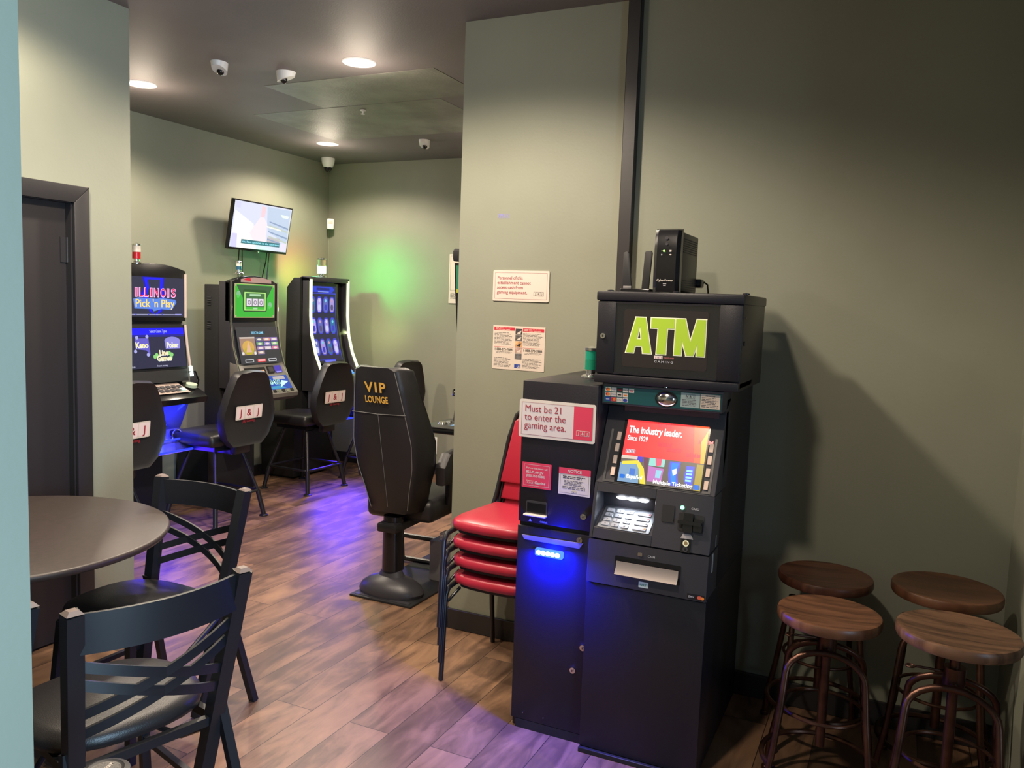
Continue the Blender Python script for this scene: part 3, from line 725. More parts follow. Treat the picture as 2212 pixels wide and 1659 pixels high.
light('lime_light', 'AREA', (.26, -.02, 1.3), (1.2, .6, 1.3), 1.2, (.8, 1, .35), t, shape='RECTANGLE', size=.7, size_y=.02)
light('lime_light', 'AREA', (-.26, .03, 1.5), (-.8, .6, 1.6), .5, (.8, 1, .35), t, shape='RECTANGLE', size=.5, size_y=.02)

# --- machine mostly hidden behind the wall edge, faces the vip chair (local +y away from the player)
t = thing('slot_machine', 'slot machine half hidden behind the wall edge, dark button deck in view', 'slot machine', (4.62, 2.28, 0), -PI/2)
b = MB(); b.box(-.30, .32, .10, .60, .02, .72, MATBLK, .006); b.box(-.26, .28, .14, .58, 0, .03, MATBLK); b.build('stand', t)
b = MB(); b.box(-.28, .30, .06, .45, .70, 1.0, MATBLK, .01); b.box(-.24, .30, .05, .40, .98, 1.90, BODY, .01); b.build('cabinet', t)
b = MB()
pf = [(-.055, 1.93), (-.02, 1.94), (.02, 1.05), (-.005, 1.04)]
b.prism([(-.075, 1.865), (-.085, 1.88), (-.085, 1.93), (-.07, 1.945), (.02, 1.945), (.02, 1.865)], 'yz', -.300, .33, MATBLK, .01)
b.prism([(-.085, 1.855), (.03, 1.855), (.04, 1.03), (.02, 1.03), (-.03, 1.42), (-.07, 1.70)], 'yz', -.285, .32, BLK, .004); b.build('display', t)
b = MB(); M = panel((0, -.088, 1.70), v=(0, -.015, .15)); b.rect(M, -.262, .31, -.03, .14, .002, E(40, 130, 90)); b.rect(M, -.262, .31, -.03, -.01, .003, E(200, 190, 60)); b.build('screen', t)
b = MB(); b.prism([(-.36, -.33)]+[(.36, -.33), (.36, .08), (-.36, .08)], 'xy', .80, .835, BLK, .008)
b.prism(rr(-.36, .36, -.34, .08, .05), 'xy', .835, .842, LEATHER, .002); b.build('deck', t)
b = MB(); b.cyl((-.27, -.20, .842), (-.27, -.20, .856), .030, CHROME, 18, .025); b.cyl((-.27, -.12, .842), (-.27, -.12, .854), .020, CHROME, 18, .016); b.build('round_buttons', t)
M = panel((0, -.12, .8432), v=(0, 1, 0)); b = MB(); b.rect(M, -.20, .2, -.12, -.02, .001, E(110, 150, 180)); b.rect(M, -.19, -.12, -.09, -.05, .002, E(190, 220, 235)); b.build('deck_screen', t)
b = MB(); b.prism([(-.02, .842), (.06, .842), (.06, 1.0), (.02, 1.0)], 'yz', -.30, .3, MATBLK, .004); b.build('back_panel', t)
b = MB(); b.box(-.30, -.24, .0, .05, 1.0, 1.035, CHROME, .006); b.box(-.305, -.295, -.03, .0, 1.0, 1.05, CHROME, .003); b.build('cup_rail', t)

# ------------------------------------------------------------------ lounge chairs at the machines
def slot_chair(label, loc, rz):
    t = thing('gaming_chair', label, 'chair', loc, rz, 'gaming chairs with tile logos')
    out = [(-.14, .56), (.14, .56), (.205, .62), (.245, .72), (.25, .80), (.21, .93), (.155, 1.055), (.12, 1.085), (0, 1.095), (-.12, 1.085), (-.155, 1.055), (-.21, .93), (-.25, .80), (-.245, .72), (-.205, .62)]
    b = MB(); b.T = Matrix.Translation((0, -.235, 0)) @ Matrix.Rotation(.10, 4, 'X') @ Matrix.Translation((0, .0, 0))
    def sh(y0, k): return [(x*k, y0, .81+(z-.81)*k) for x, z in out]
    rings = [sh(.02, .88), sh(.0, .97), sh(.03, 1.0), sh(.06, .99), sh(.075, .9)]
    n = len(out); vs = [v for r in rings for v in r]
    fs = [(i*n+k, i*n+(k+1) % n, (i+1)*n+(k+1) % n, (i+1)*n+k) for i in range(4) for k in range(n)] + [tuple(range(n-1, -1, -1)), tuple(4*n+k for k in range(n))]
    b.mesh([(x, y+.0, z) for x, y, z in vs], fs, LEATHER)
    k_ = b.build('backrest', t, angle=50); k_['label'] = 'black shield shaped back'
    # logo on the rear
    b = MB(); b.T = Matrix.Translation((0, -.235, 0)) @ Matrix.Rotation(.10, 4, 'X')
    M = panel((0, .0125, .78))
    b.logo(M, 0, .022, .255, .001, SIGNW, mat('tile_pink', (.75, .62, .62), .5), INKR); b.text(M, 'J&J Gaming', 0, -.048, .026, .001, INKR, .01, 'c')
    lo = b.build('logo', t)
    b = MB(); b.box(-.075, .075, -.25, -.19, .50, .68, LEATHER, .015); b.box(-.07, .07, -.22, .0, .50, .53, BLKMETAL); b.build('back_bracket', t)
    b = MB(); b.box(-.23, .23, -.19, .25, .555, .645, LEATHER, .035, 3); b.build('seat', t)
    b = MB(); b.box(-.16, .16, -.14, .18, .52, .556, BLKMETAL); b.build('seat_frame', t)
    for sx, sy in ((-1, -1), (1, -1), (1, 1), (-1, 1)):
        b = MB(); b.tube([(sx*.11, sy*.11+.01, .54), (sx*.205, sy*.205+.01, .19)], .0125, BLKMETAL, 10); b.tube([(sx*.205, sy*.205+.01, .19), (sx*.235, sy*.235+.01, .015)], .017, BLKMETAL, 10)
        b.lathe([(.032, 0), (.032, .008), (.02, .014)], BLKMETAL, 14, (sx*.235, sy*.235+.01, 0)); b.build('leg', t)
    b = MB(); r = .215; b.tube([(p[0]+.0, p[1]+.01, .195) for p in rr(-r, r, -r, r, .05)], .010, BLKMETAL, 8, True); b.build('footrest', t)
    return t
c0 = slot_chair('black gaming chair with tile logo before the middle slot machine, its seat blue lit', (4.31, 4.34, 0), 0)
for lab, loc, rz in (('black gaming chair cut off by the wall edge at far left', (3.27, 4.26, 0), .05),
                     ('black gaming chair with tile logo before the far lime edged machine', (5.44, 4.465, 0), -.03),
                     ('black gaming chair whose rounded top shows behind the VIP LOUNGE chair', (6.12, 4.18, 0), -.1)):
    c = copy_tree(c0); c.location = loc; c.rotation_euler.z = rz; c['label'] = lab

# ------------------------------------------------------------------ vip lounge chair
def vip():
    t = thing('lounge_chair', 'tall black chair with gold VIP LOUNGE lettering on its high back', 'chair', (3.575, 2.405, 0), -PI/2+.05)
    P = [(.135, .12, 1.245), (.155, .135, 1.13), (.175, .16, 1.00), (.195, .185, .86), (.185, .18, .72), (.155, .155, .60), (.130, .135, .475)]
    # (half width rear, thickness, z)
    b = MB(); vs = []; n = 0
    def section(hw_, th, z):
        lean = -.175*(z-.475)/.77
        q = [(-hw_+.02, 0), (-hw_-.005, .03), (-hw_-.035, th*.75), (-hw_-.02, th+.01), (-hw_+.05, th-.035), (0, th-.055),
             (hw_-.05, th-.035), (hw_+.02, th+.01), (hw_+.035, th*.75), (hw_+.005, .03), (hw_-.02, 0), (0, -.006)]
        return [(x, y+lean+.05, z) for x, y in q]
    PP = [(.10, .10, 1.262)] + P + [(.11, .12, .465)]
    for a in PP: 
        s = section(*a); n = len(s); vs += s
    fs = [(i*n+k, i*n+(k+1) % n, (i+1)*n+(k+1) % n, (i+1)*n+k) for i in range(len(PP)-1) for k in range(n)] + [tuple(range(n)), tuple((len(PP)-1)*n+k for k in range(n-1, -1, -1))]
    bv, fc = b.mesh(vs, fs, LEATHER); bmesh.ops.recalc_face_normals(b.bm, faces=fc)
    b.build('backrest', t, angle=55)
    def back_pt(x, z, off=.004):
        for i in range(len(P)-1):
            if P[i][2] >= z >= P[i+1][2]:
                f = (P[i][2]-z)/(P[i][2]-P[i+1][2]); h = P[i][0]*(1-f)+P[i+1][0]*f; break
        else: h = P[-1][0]
        return (x*h if abs(x) <= 1 else x, .05-.175*(z-.475)/.77-.004-off, z)
    b = MB(); zs = [1.24-.03*i for i in range(26)]
    for s in (-1, 1): b.tube([(s*(abs(back_pt(1, z)[0])-.020), back_pt(0, z, -.003)[1], z) for z in zs], .0022, STITCH, 5)
    b.tube([back_pt(-.93, 1.02, .001), back_pt(0, 1.015, .004), back_pt(.93, 1.02, .001)], .0022, STITCH, 5)
    b.tube([back_pt(-.02+.0, z, .003) for z in (1.015, .9, .8, .7, .6, .5)], .0012, STITCH, 5)
    b.build('piping', t)
    b = MB(); M = panel((0, .05-.175*(1.09-.475)/.77-.012, 1.09), v=(0, -.175/.77, 1))
    b.text(M, 'VIP', 0, .045, .075, .003, GOLD, .028, 'c', sp=1.25, width=.125); b.text(M, 'LOUNGE', .002, -.012, .050, .003, GOLD, .028, 'c', sp=1.05, width=.135)
    b.build('lettering', t)
    b = MB(); b.box(-.21, .21, .14, .62, .40, .53, LEATHER, .04, 3); b.build('seat', t)
    for s in (-1, 1):
        b = MB(); b.prism([(.16, .62), (.46, .60), (.53, .66), (.50, .76), (.40, .80), (.22, .79), (.15, .72)], 'yz', s*.245-.035, s*.245+.035, LEATHER, .02); b.box(s*.22-.015, s*.22+.015, .30, .36, .48, .64, BLKMETAL, .004); b.build('armrest', t)
    b = MB(); b.tube([(0, .10, .44), (0, .10, .14)], [.056, .060], BLK, 20); b.box(-.06, .06, .02, .30, .36, .41, BLKMETAL, .01); b.build('column', t)
    b = MB(); b.tube([(-.20, .50, .30), (-.24, .60, .20), (-.24, .62, .02)], .016, BLKMETAL, 8); b.tube([(.20, .50, .30), (.24, .60, .20), (.24, .62, .02)], .016, BLKMETAL, 8)
    b.tube([(-.24, .62, .022), (.24, .62, .022)], .016, BLKMETAL, 8); b.tube([(-.24, .61, .17), (.24, .61, .17)], .016, BLKMETAL, 8); b.build('footrest', t)
    b = MB(); b.T = Matrix.Translation((0, .09, .0)); b.lathe([(.17, .012), (.175, .03), (.16, .06), (.12, .09), (.07, .11), (.05, .15)], BODY2, 28, sx=1.1, sy=.68)
    b.build('base_cover', t)
    b = MB(); b.T = Matrix.Rotation(-.05, 4, 'Z'); b.prism([(-.185, -.045), (.205, -.045), (.205, 1.02), (-.185, 1.02)], 'xy', 0, .012, MATBLK, .003)
    b.box(-.16, .18, -.03, .0, .012, .014, BODY2); b.build('base_plate', t)
vip()
# grey box and papers on the floor between the chair and the wall edge
t = thing('floor_box', 'low grey metal box on the floor beside the tall lounge chair', 'box', (4.0, 2.215, 0), 0)
b = MB(); b.box(-.055, .10, -.10, .125, .012, .245, GREY, .004); b.build('body', t)
t = thing('papers', 'small untidy stack of white papers lying on the grey floor box', 'paper', (4.02, 2.25, .2455), .3)
for i in range(5):
    b = MB(); b.T = Matrix.Rotation(random.uniform(-.3, .3), 4, 'Z'); b.box(-.035, .035, -.05, .05, i*.008, i*.008+.006, PAPER, .001, 1); b.build('sheet_bundle', t)
# wall things in the alcove
t = thing('notice_poster', 'pale framed notice on the far wall, beside the hidden slot machine', 'poster', (XB, 3.60, 1.60), -PI/2)
b = MB(); b.box(-.14, .15, -.010, -.001, 0, .445, SIGNW, .002, 1); M = panel((0, -.0105, 0)); b.frame(M, -.125, .135, .12, .43, .002, .0005, INKG); b.lines(M, -.12, .13, .04, .10, 5, .0005, INKG); b.build('board', t)
t = thing('wall_outlet', 'white outlet plate with a black plug low on the far wall', 'outlet', (XB, 3.865, .19), -PI/2)
b = MB(); b.box(-.045, .045, -.008, -.001, 0, .16, WHITEP, .003); b.build('plate', t); b = MB(); b.box(-.02, .012, -.04, -.008, .07, .10, BLK, .004); b.build('plug', t)

# ------------------------------------------------------------------ bill kiosk (left cabinet)
t = thing('ticket_kiosk', 'narrow dark cabinet with blue light and Must be 21 sign', 'kiosk', (2.72, 1.088, 0), -PI/2)
KW = .1465
b = MB(); b.box(-KW, KW, .016, .64, .0, 1.328, BODY, .003); b.build('body', t)
b = MB(); b.box(-KW, KW, .0, .016, .035, .785, BODY, .003); b.build('lower_door', t)
b = MB(); b.box(-KW, KW, .002, .016, .80, 1.328, BODY, .003); b.build('upper_door', t)
def lock(t, x, y, z, r=.011):
    b = MB(); b.cyl((x, y+.006, z), (x, y-.006, z), r, CHROME, 18); b.cyl((x, y-.006, z), (x, y-.008, z), r*.6, CHROME, 14); b.box(x-.0015, x+.0015, y-.0088, y-.007, z-.004, z+.004, BLK); b.build('lock', t)
kx = lambda Y: 1.088-Y
lock(t, kx(.975), .0, .853); lock(t, kx(.985), -.001, .765); lock(t, kx(.99), -.001, .275); lock(t, kx(.955), -.001, .368)
b = MB(); M = panel((0, -.002, 1.12)); u0, u1, H = -KW-.008, KW-.004, .140
b.rrect(M, u0, u1, 0, H, .008, .002, SIGNW, .004); b.rect(M, u0+.010, u1-.010, .010, H-.010, .0024, mat('sign_grey_pink', (.62, .54, .52), .45)); b.frame(M, u0+.010, u1-.010, .010, H-.010, .001, .0030, INKP)
b.rect(M, u1-.082, u1-.010, .010, H-.010, .0028, SPINK)
for i, s in enumerate(('Must be 21', 'to enter the', 'gaming area.')): b.text(M, s, u0+.022, .096-i*.031, .036, .0034, INKR, 0, 'l', xs=.92)
b.logo(M, u1-.045, .034, .050, .0032, SIGNW, SPINK, SIGNW)
b.build('age_sign', t)
b = MB(); M = panel((0, 0, 0)); u0, u1, v0, v1 = kx(1.224), kx(1.107), .932, 1.027
b.rrect(M, u0, u1, v0, v1, .002, .001, SPINK); b.frame(M, u0+.008, u1-.008, v0+.008, v1-.008, .001, .0014, SIGNW)
b.text(M, 'For service please call', u0+.017, v0+.071, .0095, .0014, SIGNW, .01); b.text(M, '855-PLAY JJV', u0+.017, v0+.055, .0125, .0014, SIGNW, .02); b.text(M, '(855-752-9588)', u0+.017, v0+.041, .0120, .0014, SIGNW, .02)
b.logo(M, u0+.034, v0+.021, .032, .0012, SIGNW, SPINK, SIGNW); b.text(M, 'Gaming', u0+.052, v0+.016, .014, .0014, SIGNW, .02); b.build('service_sticker', t)
b = MB(); u0, u1, v0, v1 = kx(1.077), kx(.955), .925, 1.023
b.rrect(M, u0, u1, v0, v1, .002, .001, SIGNW); b.rect(M, u0, u1, v1-.022, v1, .0014, SPINK); b.text(M, 'NOTICE', (u0+u1)/2, v1-.016, .015, .0018, SIGNW, .02, 'c')
b.frame(M, u0+.006, u1-.006, v0+.006, v1-.024, .0008, .0014, INKG); b.lines(M, u0+.016, u1-.014, v1-.040, v1-.028, 2, .0016, INK, seed=3); b.lines(M, u0+.022, u1-.018, v0+.034, v1-.044, 4, .0016, INKG, seed=4); b.lines(M, u0+.016, u1-.014, v0+.020, v0+.032, 2, .0016, INKG, seed=8)
b.logo(M, (u0+u1)/2, v0+.011, .020, .0014, INKG, SIGNW, INKG); b.build('notice_sticker', t)
b = MB(); u0, u1, v0, v1 = kx(1.203), kx(1.118), .828, .884
b.rrect(M, u0, u1, v0, v1, .008, .001, BODY2, .004); b.rect(M, u0+.005, u1-.005, v0+.012, v1-.008, .002, BLK); b.box(u0-.002, u1+.002, -.022, .0, v0+.002, v0+.008, mat('pale_lip', (.75, .68, .62), .35), .002); b.build('coin_slot', t)
b = MB(); b.text(M, 'COINS', kx(1.145), .806, .010, .0012, SIGNG, .01); b.poly(M, [(kx(1.19), .806), (kx(1.178), .806), (kx(1.184), .818)], .0012, SIGNG); b.build('coin_marking', t)
b = MB(); b.prism([(kx(1.215), .752), (kx(.970), .755), (kx(.985), .733), (kx(1.205), .735)], 'xz', -.004, .0, mat('violet_grey_plate', (.20, .18, .26), .4), .0015); b.build('handle_plate', t)
b = MB()
for i in range(5): b.disc(panel((0, -.0125, 0)), kx(1.14)+i*.0185, .697, .0095, .0, emit((.62, .80, 1), 16), ry=.0085)
b.rrect(panel((0, -.012, 0)), kx(1.155), kx(1.045), .684, .712, .006, 0, emit((.02, .06, 1), 5), .012); b.build('blue_lamp', t)
light('kiosk_blue_light', 'AREA', (-.012, -.05, .70), (.02, .03, .35), 15, (.0, .004, 1), t, shape='RECTANGLE', size=.12, size_y=.03, spread=PI)
light('kiosk_blue_spill', 'POINT', (-.012, -.045, .70), (0, 0, 0), 5, (.0, .006, 1), t, shadow_soft_size=.02)
b = MB()
for Y, z in ((1.185, .062), (1.10, .062)): b.cyl((kx(Y), .0, z), (kx(Y), -.002, z), .002, STEEL, 8)
b.build('rivets', t)
b = MB(); b.box(-KW+.02, KW, -.0, .05, .0, .034, MATBLK); b.build('toe_plate', t)

# ------------------------------------------------------------------ atm
AX = 2.68
t = thing('cash_machine', 'dark cash machine with red promotional screen, lit keypad and cash tray', 'cash machine', (AX, .727, 0), -PI/2)
AW = .2125; ax = lambda Y: .727-Y
b = MB(); b.box(-AW, AW, .014, .70, .012, .640, BODY, .003); b.box(-AW, AW, .16, .70, .64, 1.335, BODY, .003); b.build('body', t)
b = MB(); b.box(-AW, AW, 0, .014, .02, .632, BODY, .003); b.build('safe_door', t)
b = MB(); b.box(-AW, AW, -.012, .04, 0, .018, MATBLK, .002, 1); b.build('toe_plate', t)
b = MB(); b.prism([(-.006, .636), (.16, .636), (.16, .788), (.004, .788)], 'yz', -AW, AW, BODY2, .003); b.build('drawer_fascia', t)
# keypad level: right half solid, left half a lit niche
b = MB()
b.prism([(.006, .794), (.17, .794), (.17, .985), (.045, .985)], 'yz', .012, AW, BODY2, .003)
b.prism([(.006, .794), (.17, .794), (.17, .90), (.120, .888), (.014, .828)], 'yz', -AW+.012, .012, BODY2, .002)
b.prism([(.120, .888), (.17, .888), (.17, .985), (.110, .985), (.110, .965)], 'yz', -AW+.012, .012, BODY2, .001)
b.prism([(.038, .955), (.13, .955), (.17, .985), (.045, .985)], 'yz', -AW+.012, .012, BODY2, .001)
b.prism([(.006, .794), (.17, .794), (.17, .985), (.045, .985)], 'yz', -AW, -AW+.012, BODY2, .002)
b.build('keypad_housing', t)
M = panel((0, .014, .828), v=(0, .106, .060)); b = MB(); b.rrect(M, -.188, .0, .004, .112, .004, .003, mat('keypad_steel', (.36, .38, .42), .32, .9), .003); kp = b.build('keypad', t)
for r in range(4):
    for c in range(3):
        b = MB(); b.rrect(M, -.176+c*.036, -.150+c*.036, .013+r*.024, .030+r*.024, .003, .0065, mat('key_grey', (.34, .34, .38), .35, .3), .0035)
        b.text(M, ['*0#', '789', '456', '123'][r][c], -.163+c*.036, .017+r*.024, .011, .0068, INK, .01, 'c'); b.build('key', kp)
    b = MB(); b.rrect(M, -.062, -.014, .013+r*.024, .030+r*.024, .003, .0065, MC['key_grey'], .0035); b.rect(M, -.022, -.016, .018+r*.024, .025+r*.024, .0068, [ORANGE, BODY2, SRED, SRED][r]); b.build('key', kp)
b = MB(); M = panel((0, .1095, .93))
for u in (-.13, -.092, -.05): b.disc(M, u, -.006, .020, .001, emit((.93, .97, 1), 14), ry=.006)
b.rect(M, -.145, -.035, -.009, -.004, .0008, emit((.9, .95, 1), 8)); b.build('keypad_lamp', t)
light('keypad_light', 'AREA', (-.09, .085, .94), (-.09, .06, .85), .16, (.85, .92, 1), t, shape='RECTANGLE', size=.11, size_y=.015)
b = MB(); M = panel((0, .1095, .955)); b.rect(M, -.165, -.04, -.004, .012, .001, BLK); b.rect(M, -.12, -.06, -.005, -.0035, .0015, CHROME); b.build('receipt_slot', t)
# screen block, leaning back
SV = Vector((0, .115, .245)).normalized(); S0 = Vector((0, .045, .985))
b = MB(); b.prism([(.045, .986), (.24, .986), (.24, 1.262), (.162, 1.262), (.158, 1.235)], 'yz', -AW, AW, BODY2, .003)
M = panel(S0, v=SV); b.frame(M, -.186, .195, .006, .262, .008, .003, mat('bezel_edge_grey', (.05, .048, .05), .4)); b.build('screen_bezel', t)
for i in range(4):
    b = MB(); b.rrect(M, -.160, -.146, .030+i*.044, .060+i*.044, .001, .006, BEIGEKEY, .004); b.build('side_key', t)
    b = MB(); b.rrect(M, .171, .185, .020+i*.044, .050+i*.044, .001, .006, BEIGEKEY, .004); b.build('side_key', t)
b = MB(); u0, u1, v0, v1 = -.131, .161, .012, .242; W, H = u1-u0, v1-v0
b.rect(M, u0-.012, u1+.005, v0-.004, v1+.006, .0035, BLK)
def q(pts, c, k=1.25, wv=.0052): b.poly(M, [(u0+W*p[0], v0+H*p[1]) for p in pts], wv, E(*c, k))
q([(0, .42), (1, .42), (1, 1), (0, 1)], (240, 60, 62), 1.35, .0045); q([(.88, .42), (1, .42), (1, 1), (.82, 1)], (245, 90, 48), 1.4, .0048); q([(.955, .42), (1, .42), (1, .95), (.93, .75)], (252, 170, 50), 1.4, .0050)
q([(0, 0), (1, 0), (1, .42), (0, .42)], (115, 105, 98), 1.1, .0045)
for (x, y) in ((.42, .62), (.54, .55), (.78, .50), (.90, .72), (.38, .92)):
    for k in range(3): q([(x+k*.06, y), (x+k*.06+.05, y), (x+k*.06+.05, y+.07), (x+k*.06+.025, y+.045), (x+k*.06, y+.07)], (228, 50, 72), 1.25, .0049)
q([(0, 0), (.26, 0), (.24, .30), (.04, .32), (0, .30)], (130, 165, 200), 1.2); q([(.02, .32), (.22, .36), (.30, .24), (.35, .0), (.28, 0), (.24, .22), (.20, .30), (.02, .27)], (235, 215, 70), 1.3, .0054)
q([(0, .37), (.20, .37), (.20, .42), (0, .42)], (225, 205, 190), 1.2); q([(.20, .34), (.27, .34), (.27, .42), (.20, .42)], (75, 65, 205), 1.3)
q([(.13, .12), (.20, .12), (.20, .22), (.13, .22)], (70, 120, 205), 1.3, .0056)
q([(.27, .42), (.33, .42), (.36, .05), (.33, .12)], (120, 75, 95), 1); q([(.35, .42), (.54, .42), (.54, .30), (.35, .30)], (150, 215, 205), 1.3); q([(.42, .42), (.50, .42), (.50, .32), (.44, .30)], (235, 90, 120), 1.3, .0056); q([(.35, .29), (.54, .27), (.53, .06), (.36, .05)], (190, 120, 190), 1.3)
q([(.45, .24), (.52, .24), (.51, .12), (.45, .12)], (150, 205, 225), 1.3, .0056)
q([(.60, .40), (.73, .40), (.71, .20), (.74, .03), (.63, .03), (.60, .20)], (80, 90, 235), 1.4); q([(.625, .38), (.705, .38), (.69, .20), (.71, .06), (.65, .06), (.625, .22)], (30, 130, 245), 1.5, .0056); q([(.64, .27), (.69, .30), (.70, .22), (.66, .18)], (225, 250, 250), 1.6, .006)
q([(.80, .36), (.90, .36), (.90, .08), (.83, .06), (.79, .15)], (85, 95, 225), 1.3)
for k in range(4): q([(.81, .30-k*.05), (.88, .30-k*.05), (.88, .27-k*.05), (.81, .27-k*.05)], (150, 215, 245), 1.4, .0056)
q([(.92, 0), (1, 0), (1, .40), (.92, .40)], (185, 165, 70), 1.1)
WH = E(255, 255, 255, 1.6)
b.text(M, 'The industry leader.', u0+.035*W, v0+.79*H, .036, .0066, WH, .028, 'l', width=.66*W); b.text(M, 'Since 1929', u0+.035*W, v0+.665*H, .027, .0066, WH, .008, 'l', width=.25*W)
b.logo(M, u0+.10*W, v0+.49*H, .034, .0064, E(250, 235, 235, 1.2), E(210, 150, 170), WH)
b.rrect(M, u0+.02*W, u0+.085*W, v0+.055*H, v0+.115*H, .004, .0060, E(20, 110, 215, 1.3)); b.text(M, 'Español', u0+.10*W, v0+.065*H, .019, .0064, WH, .02)
b.rrect(M, u1-.085*W, u1-.01*W, v0+.015*H, v0+.085*H, .004, .0060, E(20, 110, 215, 1.3)); b.text(M, 'Multiple Ticketing', u1-.095*W, v0+.03*H, .019, .0064, WH, .02, 'r')
b.build('screen', t)
light('screen_light', 'AREA', tuple(S0+SV*.12+Vector((0, -.02, .01))), (0, -1.2, 1.3), .8, (1, .62, .60), t, shape='RECTANGLE', size=.28, size_y=.2)
b = MB(); M = panel((0, .045, .985)); 
M2 = panel((0, .0455, .975)); b.text(M2, 'RECEIPT', -.115, -.003, .010, .0, SIGNG, .01); b.rect(M2, -.150, -.144, -.005, .008, 0, SIGNG); b.build('receipt_marking', t)
# right side of the keypad level
SM = panel((0, .006, .794), v=(0, .039, .191))
b = MB(); b.rrect(SM, .040, .082, .090, .148, .003, .003, MATBLK, .003); b.build('camera_window', t)
b = MB(); b.rrect(SM, .098, .185, .068, .128, .006, .002, MATBLK, .002); b.T = Matrix.Identity(4)
b.rrect(SM, .118, .150, .066, .130, .004, .016, BLK, .016); b.rrect(SM, .100, .180, .092, .104, .004, .020, BLK, .012); b.rrect(SM, .152, .182, .072, .114, .004, .012, BLK, .012); b.build('card_reader', t)
b = MB(); b.disc(SM, .108, .146, .007, .004, emit((.25, 1, .5), 2.5)); b.text(SM, 'CARD', .138, .143, .010, .003, SIGNG, .01); b.build('card_light', t)
b = MB(); b.poly(SM, [(.112, .044), (.155, .044), (.146, .060), (.119, .060)], .003, mat('grey_label', (.36, .33, .33), .5)); b.build('card_label', t)
b = MB(); b.rrect(SM, .116, .148, -.002, .042, .003, .004, BLK, .004); b.disc(SM, .132, .029, .0105, .006, CREAM); b.disc(SM, .132, .029, .0065, .0065, mat('brass', (.55, .40, .22), .3, .8)); b.disc(SM, .132, .009, .009, .006, BODY2); b.disc(SM, .132, .009, .004, .0065, BLK); b.build('audio_jack', t)
# cash tray
DM = panel((0, -.006, .636), v=(0, .010, .152))
b = MB(); b.rrect(DM, -.110, .122, .042, .108, .003, .002, BLK, .002); b.build('tray_recess', t)
b = MB(); b.prism([(-.008, .728), (-.010, .728), (-.012, .706), (-.028, .686), (-.026, .684), (-.009, .703)], 'yz', -.103, .116, mat('tray_steel', (.30, .25, .23), .5, .3), 0); b.build('cash_tray', t)
b = MB(); b.rrect(DM, -.030, -.014, .119, .131, .003, .003, STEEL, .002); b.text(DM, 'CASH', .006, .120, .010, .003, SIGNG, .01); b.build('cash_marking', t)
b = MB(); b.rrect(DM, -.020, .014, .012, .032, .002, .002, mat('pale_green_label', (.62, .70, .60), .5), .001); b.text(DM, 'NRT', -.003, .017, .012, .0028, mat('green_ink', (.1, .3, .2), .5), .01, 'c'); b.build('maker_label', t)
b = MB(); b.rrect(DM, .150, .208, .004, .022, .001, .002, BODY, .001); b.text(DM, 'EMV', .154, .009, .010, .0026, SIGNG, .01); b.disc(DM, .192, .013, .009, .003, mat('card_red', (.6, .10, .06), .5), ry=.006); b.disc(DM, .201, .012, .006, .0032, ORANGE, ry=.005); b.build('card_sticker', t)
# header
HM = panel((0, .075, 1.268))
b = MB(); b.box(-AW, AW, .075, .24, 1.264, 1.340, BODY2, .003); b.box(-AW+.01, AW+.004, .058, .078, 1.331, 1.339, BODY2, .002); b.build('header', t)
b = MB(); b.rect(HM, -.205, .208, .002, .060, .001, TEAL)
cells = [(CREAM, 'disc', SRED), (SIGNW, 'VISA', DBLUE), (INK, 'STAR', SRED), (SIGNW, 'NYCE', INK), (SIGNW, 'bar', SRED), (SIGNW, 'disc', SRED), (SIGNW, 'PLUS', DBLUE), (SIGNW, 'bar', INK), (SIGNW, 'bar', ORANGE), None,
         (DBLUE, 'bar', SIGNG), (SPINK, 'disc', SRED), (SIGNW, 'pulse', INK), (SIGNW, 'disc', DBLUE)]
for i, cdef in enumerate(cells):
    if cdef is None: continue
    r, c = divmod(i, 5); u, v = -.199+c*.0215, .042-r*.0175
    b.rect(HM, u, u+.019, v, v+.0145, .0015, cdef[0]); k = cdef[1]
    if k == 'disc': b.disc(HM, u+.007, v+.007, .0055, .002, cdef[2]); b.disc(HM, u+.012, v+.007, .0055, .0022, ORANGE if cdef[2] is SRED else DBLUE)
    elif k == 'bar': b.rect(HM, u+.003, u+.016, v+.005, v+.009, .002, cdef[2])
    else: b.text(HM, k, u+.0095, v+.005, .0065, .002, cdef[2], .01, 'c', width=.015)
b.build('card_logos', t)
b = MB(); b.T = Matrix.Translation((.022, .074, 1.298)) @ Matrix.Rotation(PI/2, 4, 'X'); b.lathe([(.036, 0), (.034, .004), (.024, .011), (.001, .015)], CHROME, 28, sx=1, sy=.72); b.lathe([(.039, 0), (.039, .003), (.035, .003)], BLK, 28, sx=1, sy=.72); b.build('convex_mirror', t)
b = MB(); b.rect(HM, .072, .137, .008, .057, .0015, mat('pale_teal_label', (.35, .42, .38), .5)); b.text(HM, 'N R T', .104, .041, .012, .002, INK, .02, 'c'); b.frame(HM, .090, .120, .038, .053, .0007, .002, INK); b.lines(HM, .077, .133, .012, .036, 5, .002, INKG, seed=5)
b.rect(HM, .139, .205, .008, .057, .0015, mat('peach_label', (.68, .54, .42), .5)); b.text(HM, 'FEE NOTICE', .172, .050, .006, .002, INK, .02, 'c'); b.lines(HM, .143, .201, .012, .048, 7, .002, INKG, seed=6); b.build('fee_labels', t)
b = MB(); b.lathe([(.007, 0), (.007, .004), (.003, .006)], CHROME, 12, (.02, .066, 1.339)); b.build('header_screw', t)
# reflective strip under the header with the model word in mirror writing is plain plastic here
b = MB(); RM = panel((0, .157, 1.240)); b.rect(RM, -.15, .19, -.004, .020, .003, mat('purple_black_gloss', (.05, .018, .04), .15)); b.build('under_header_strip', t)
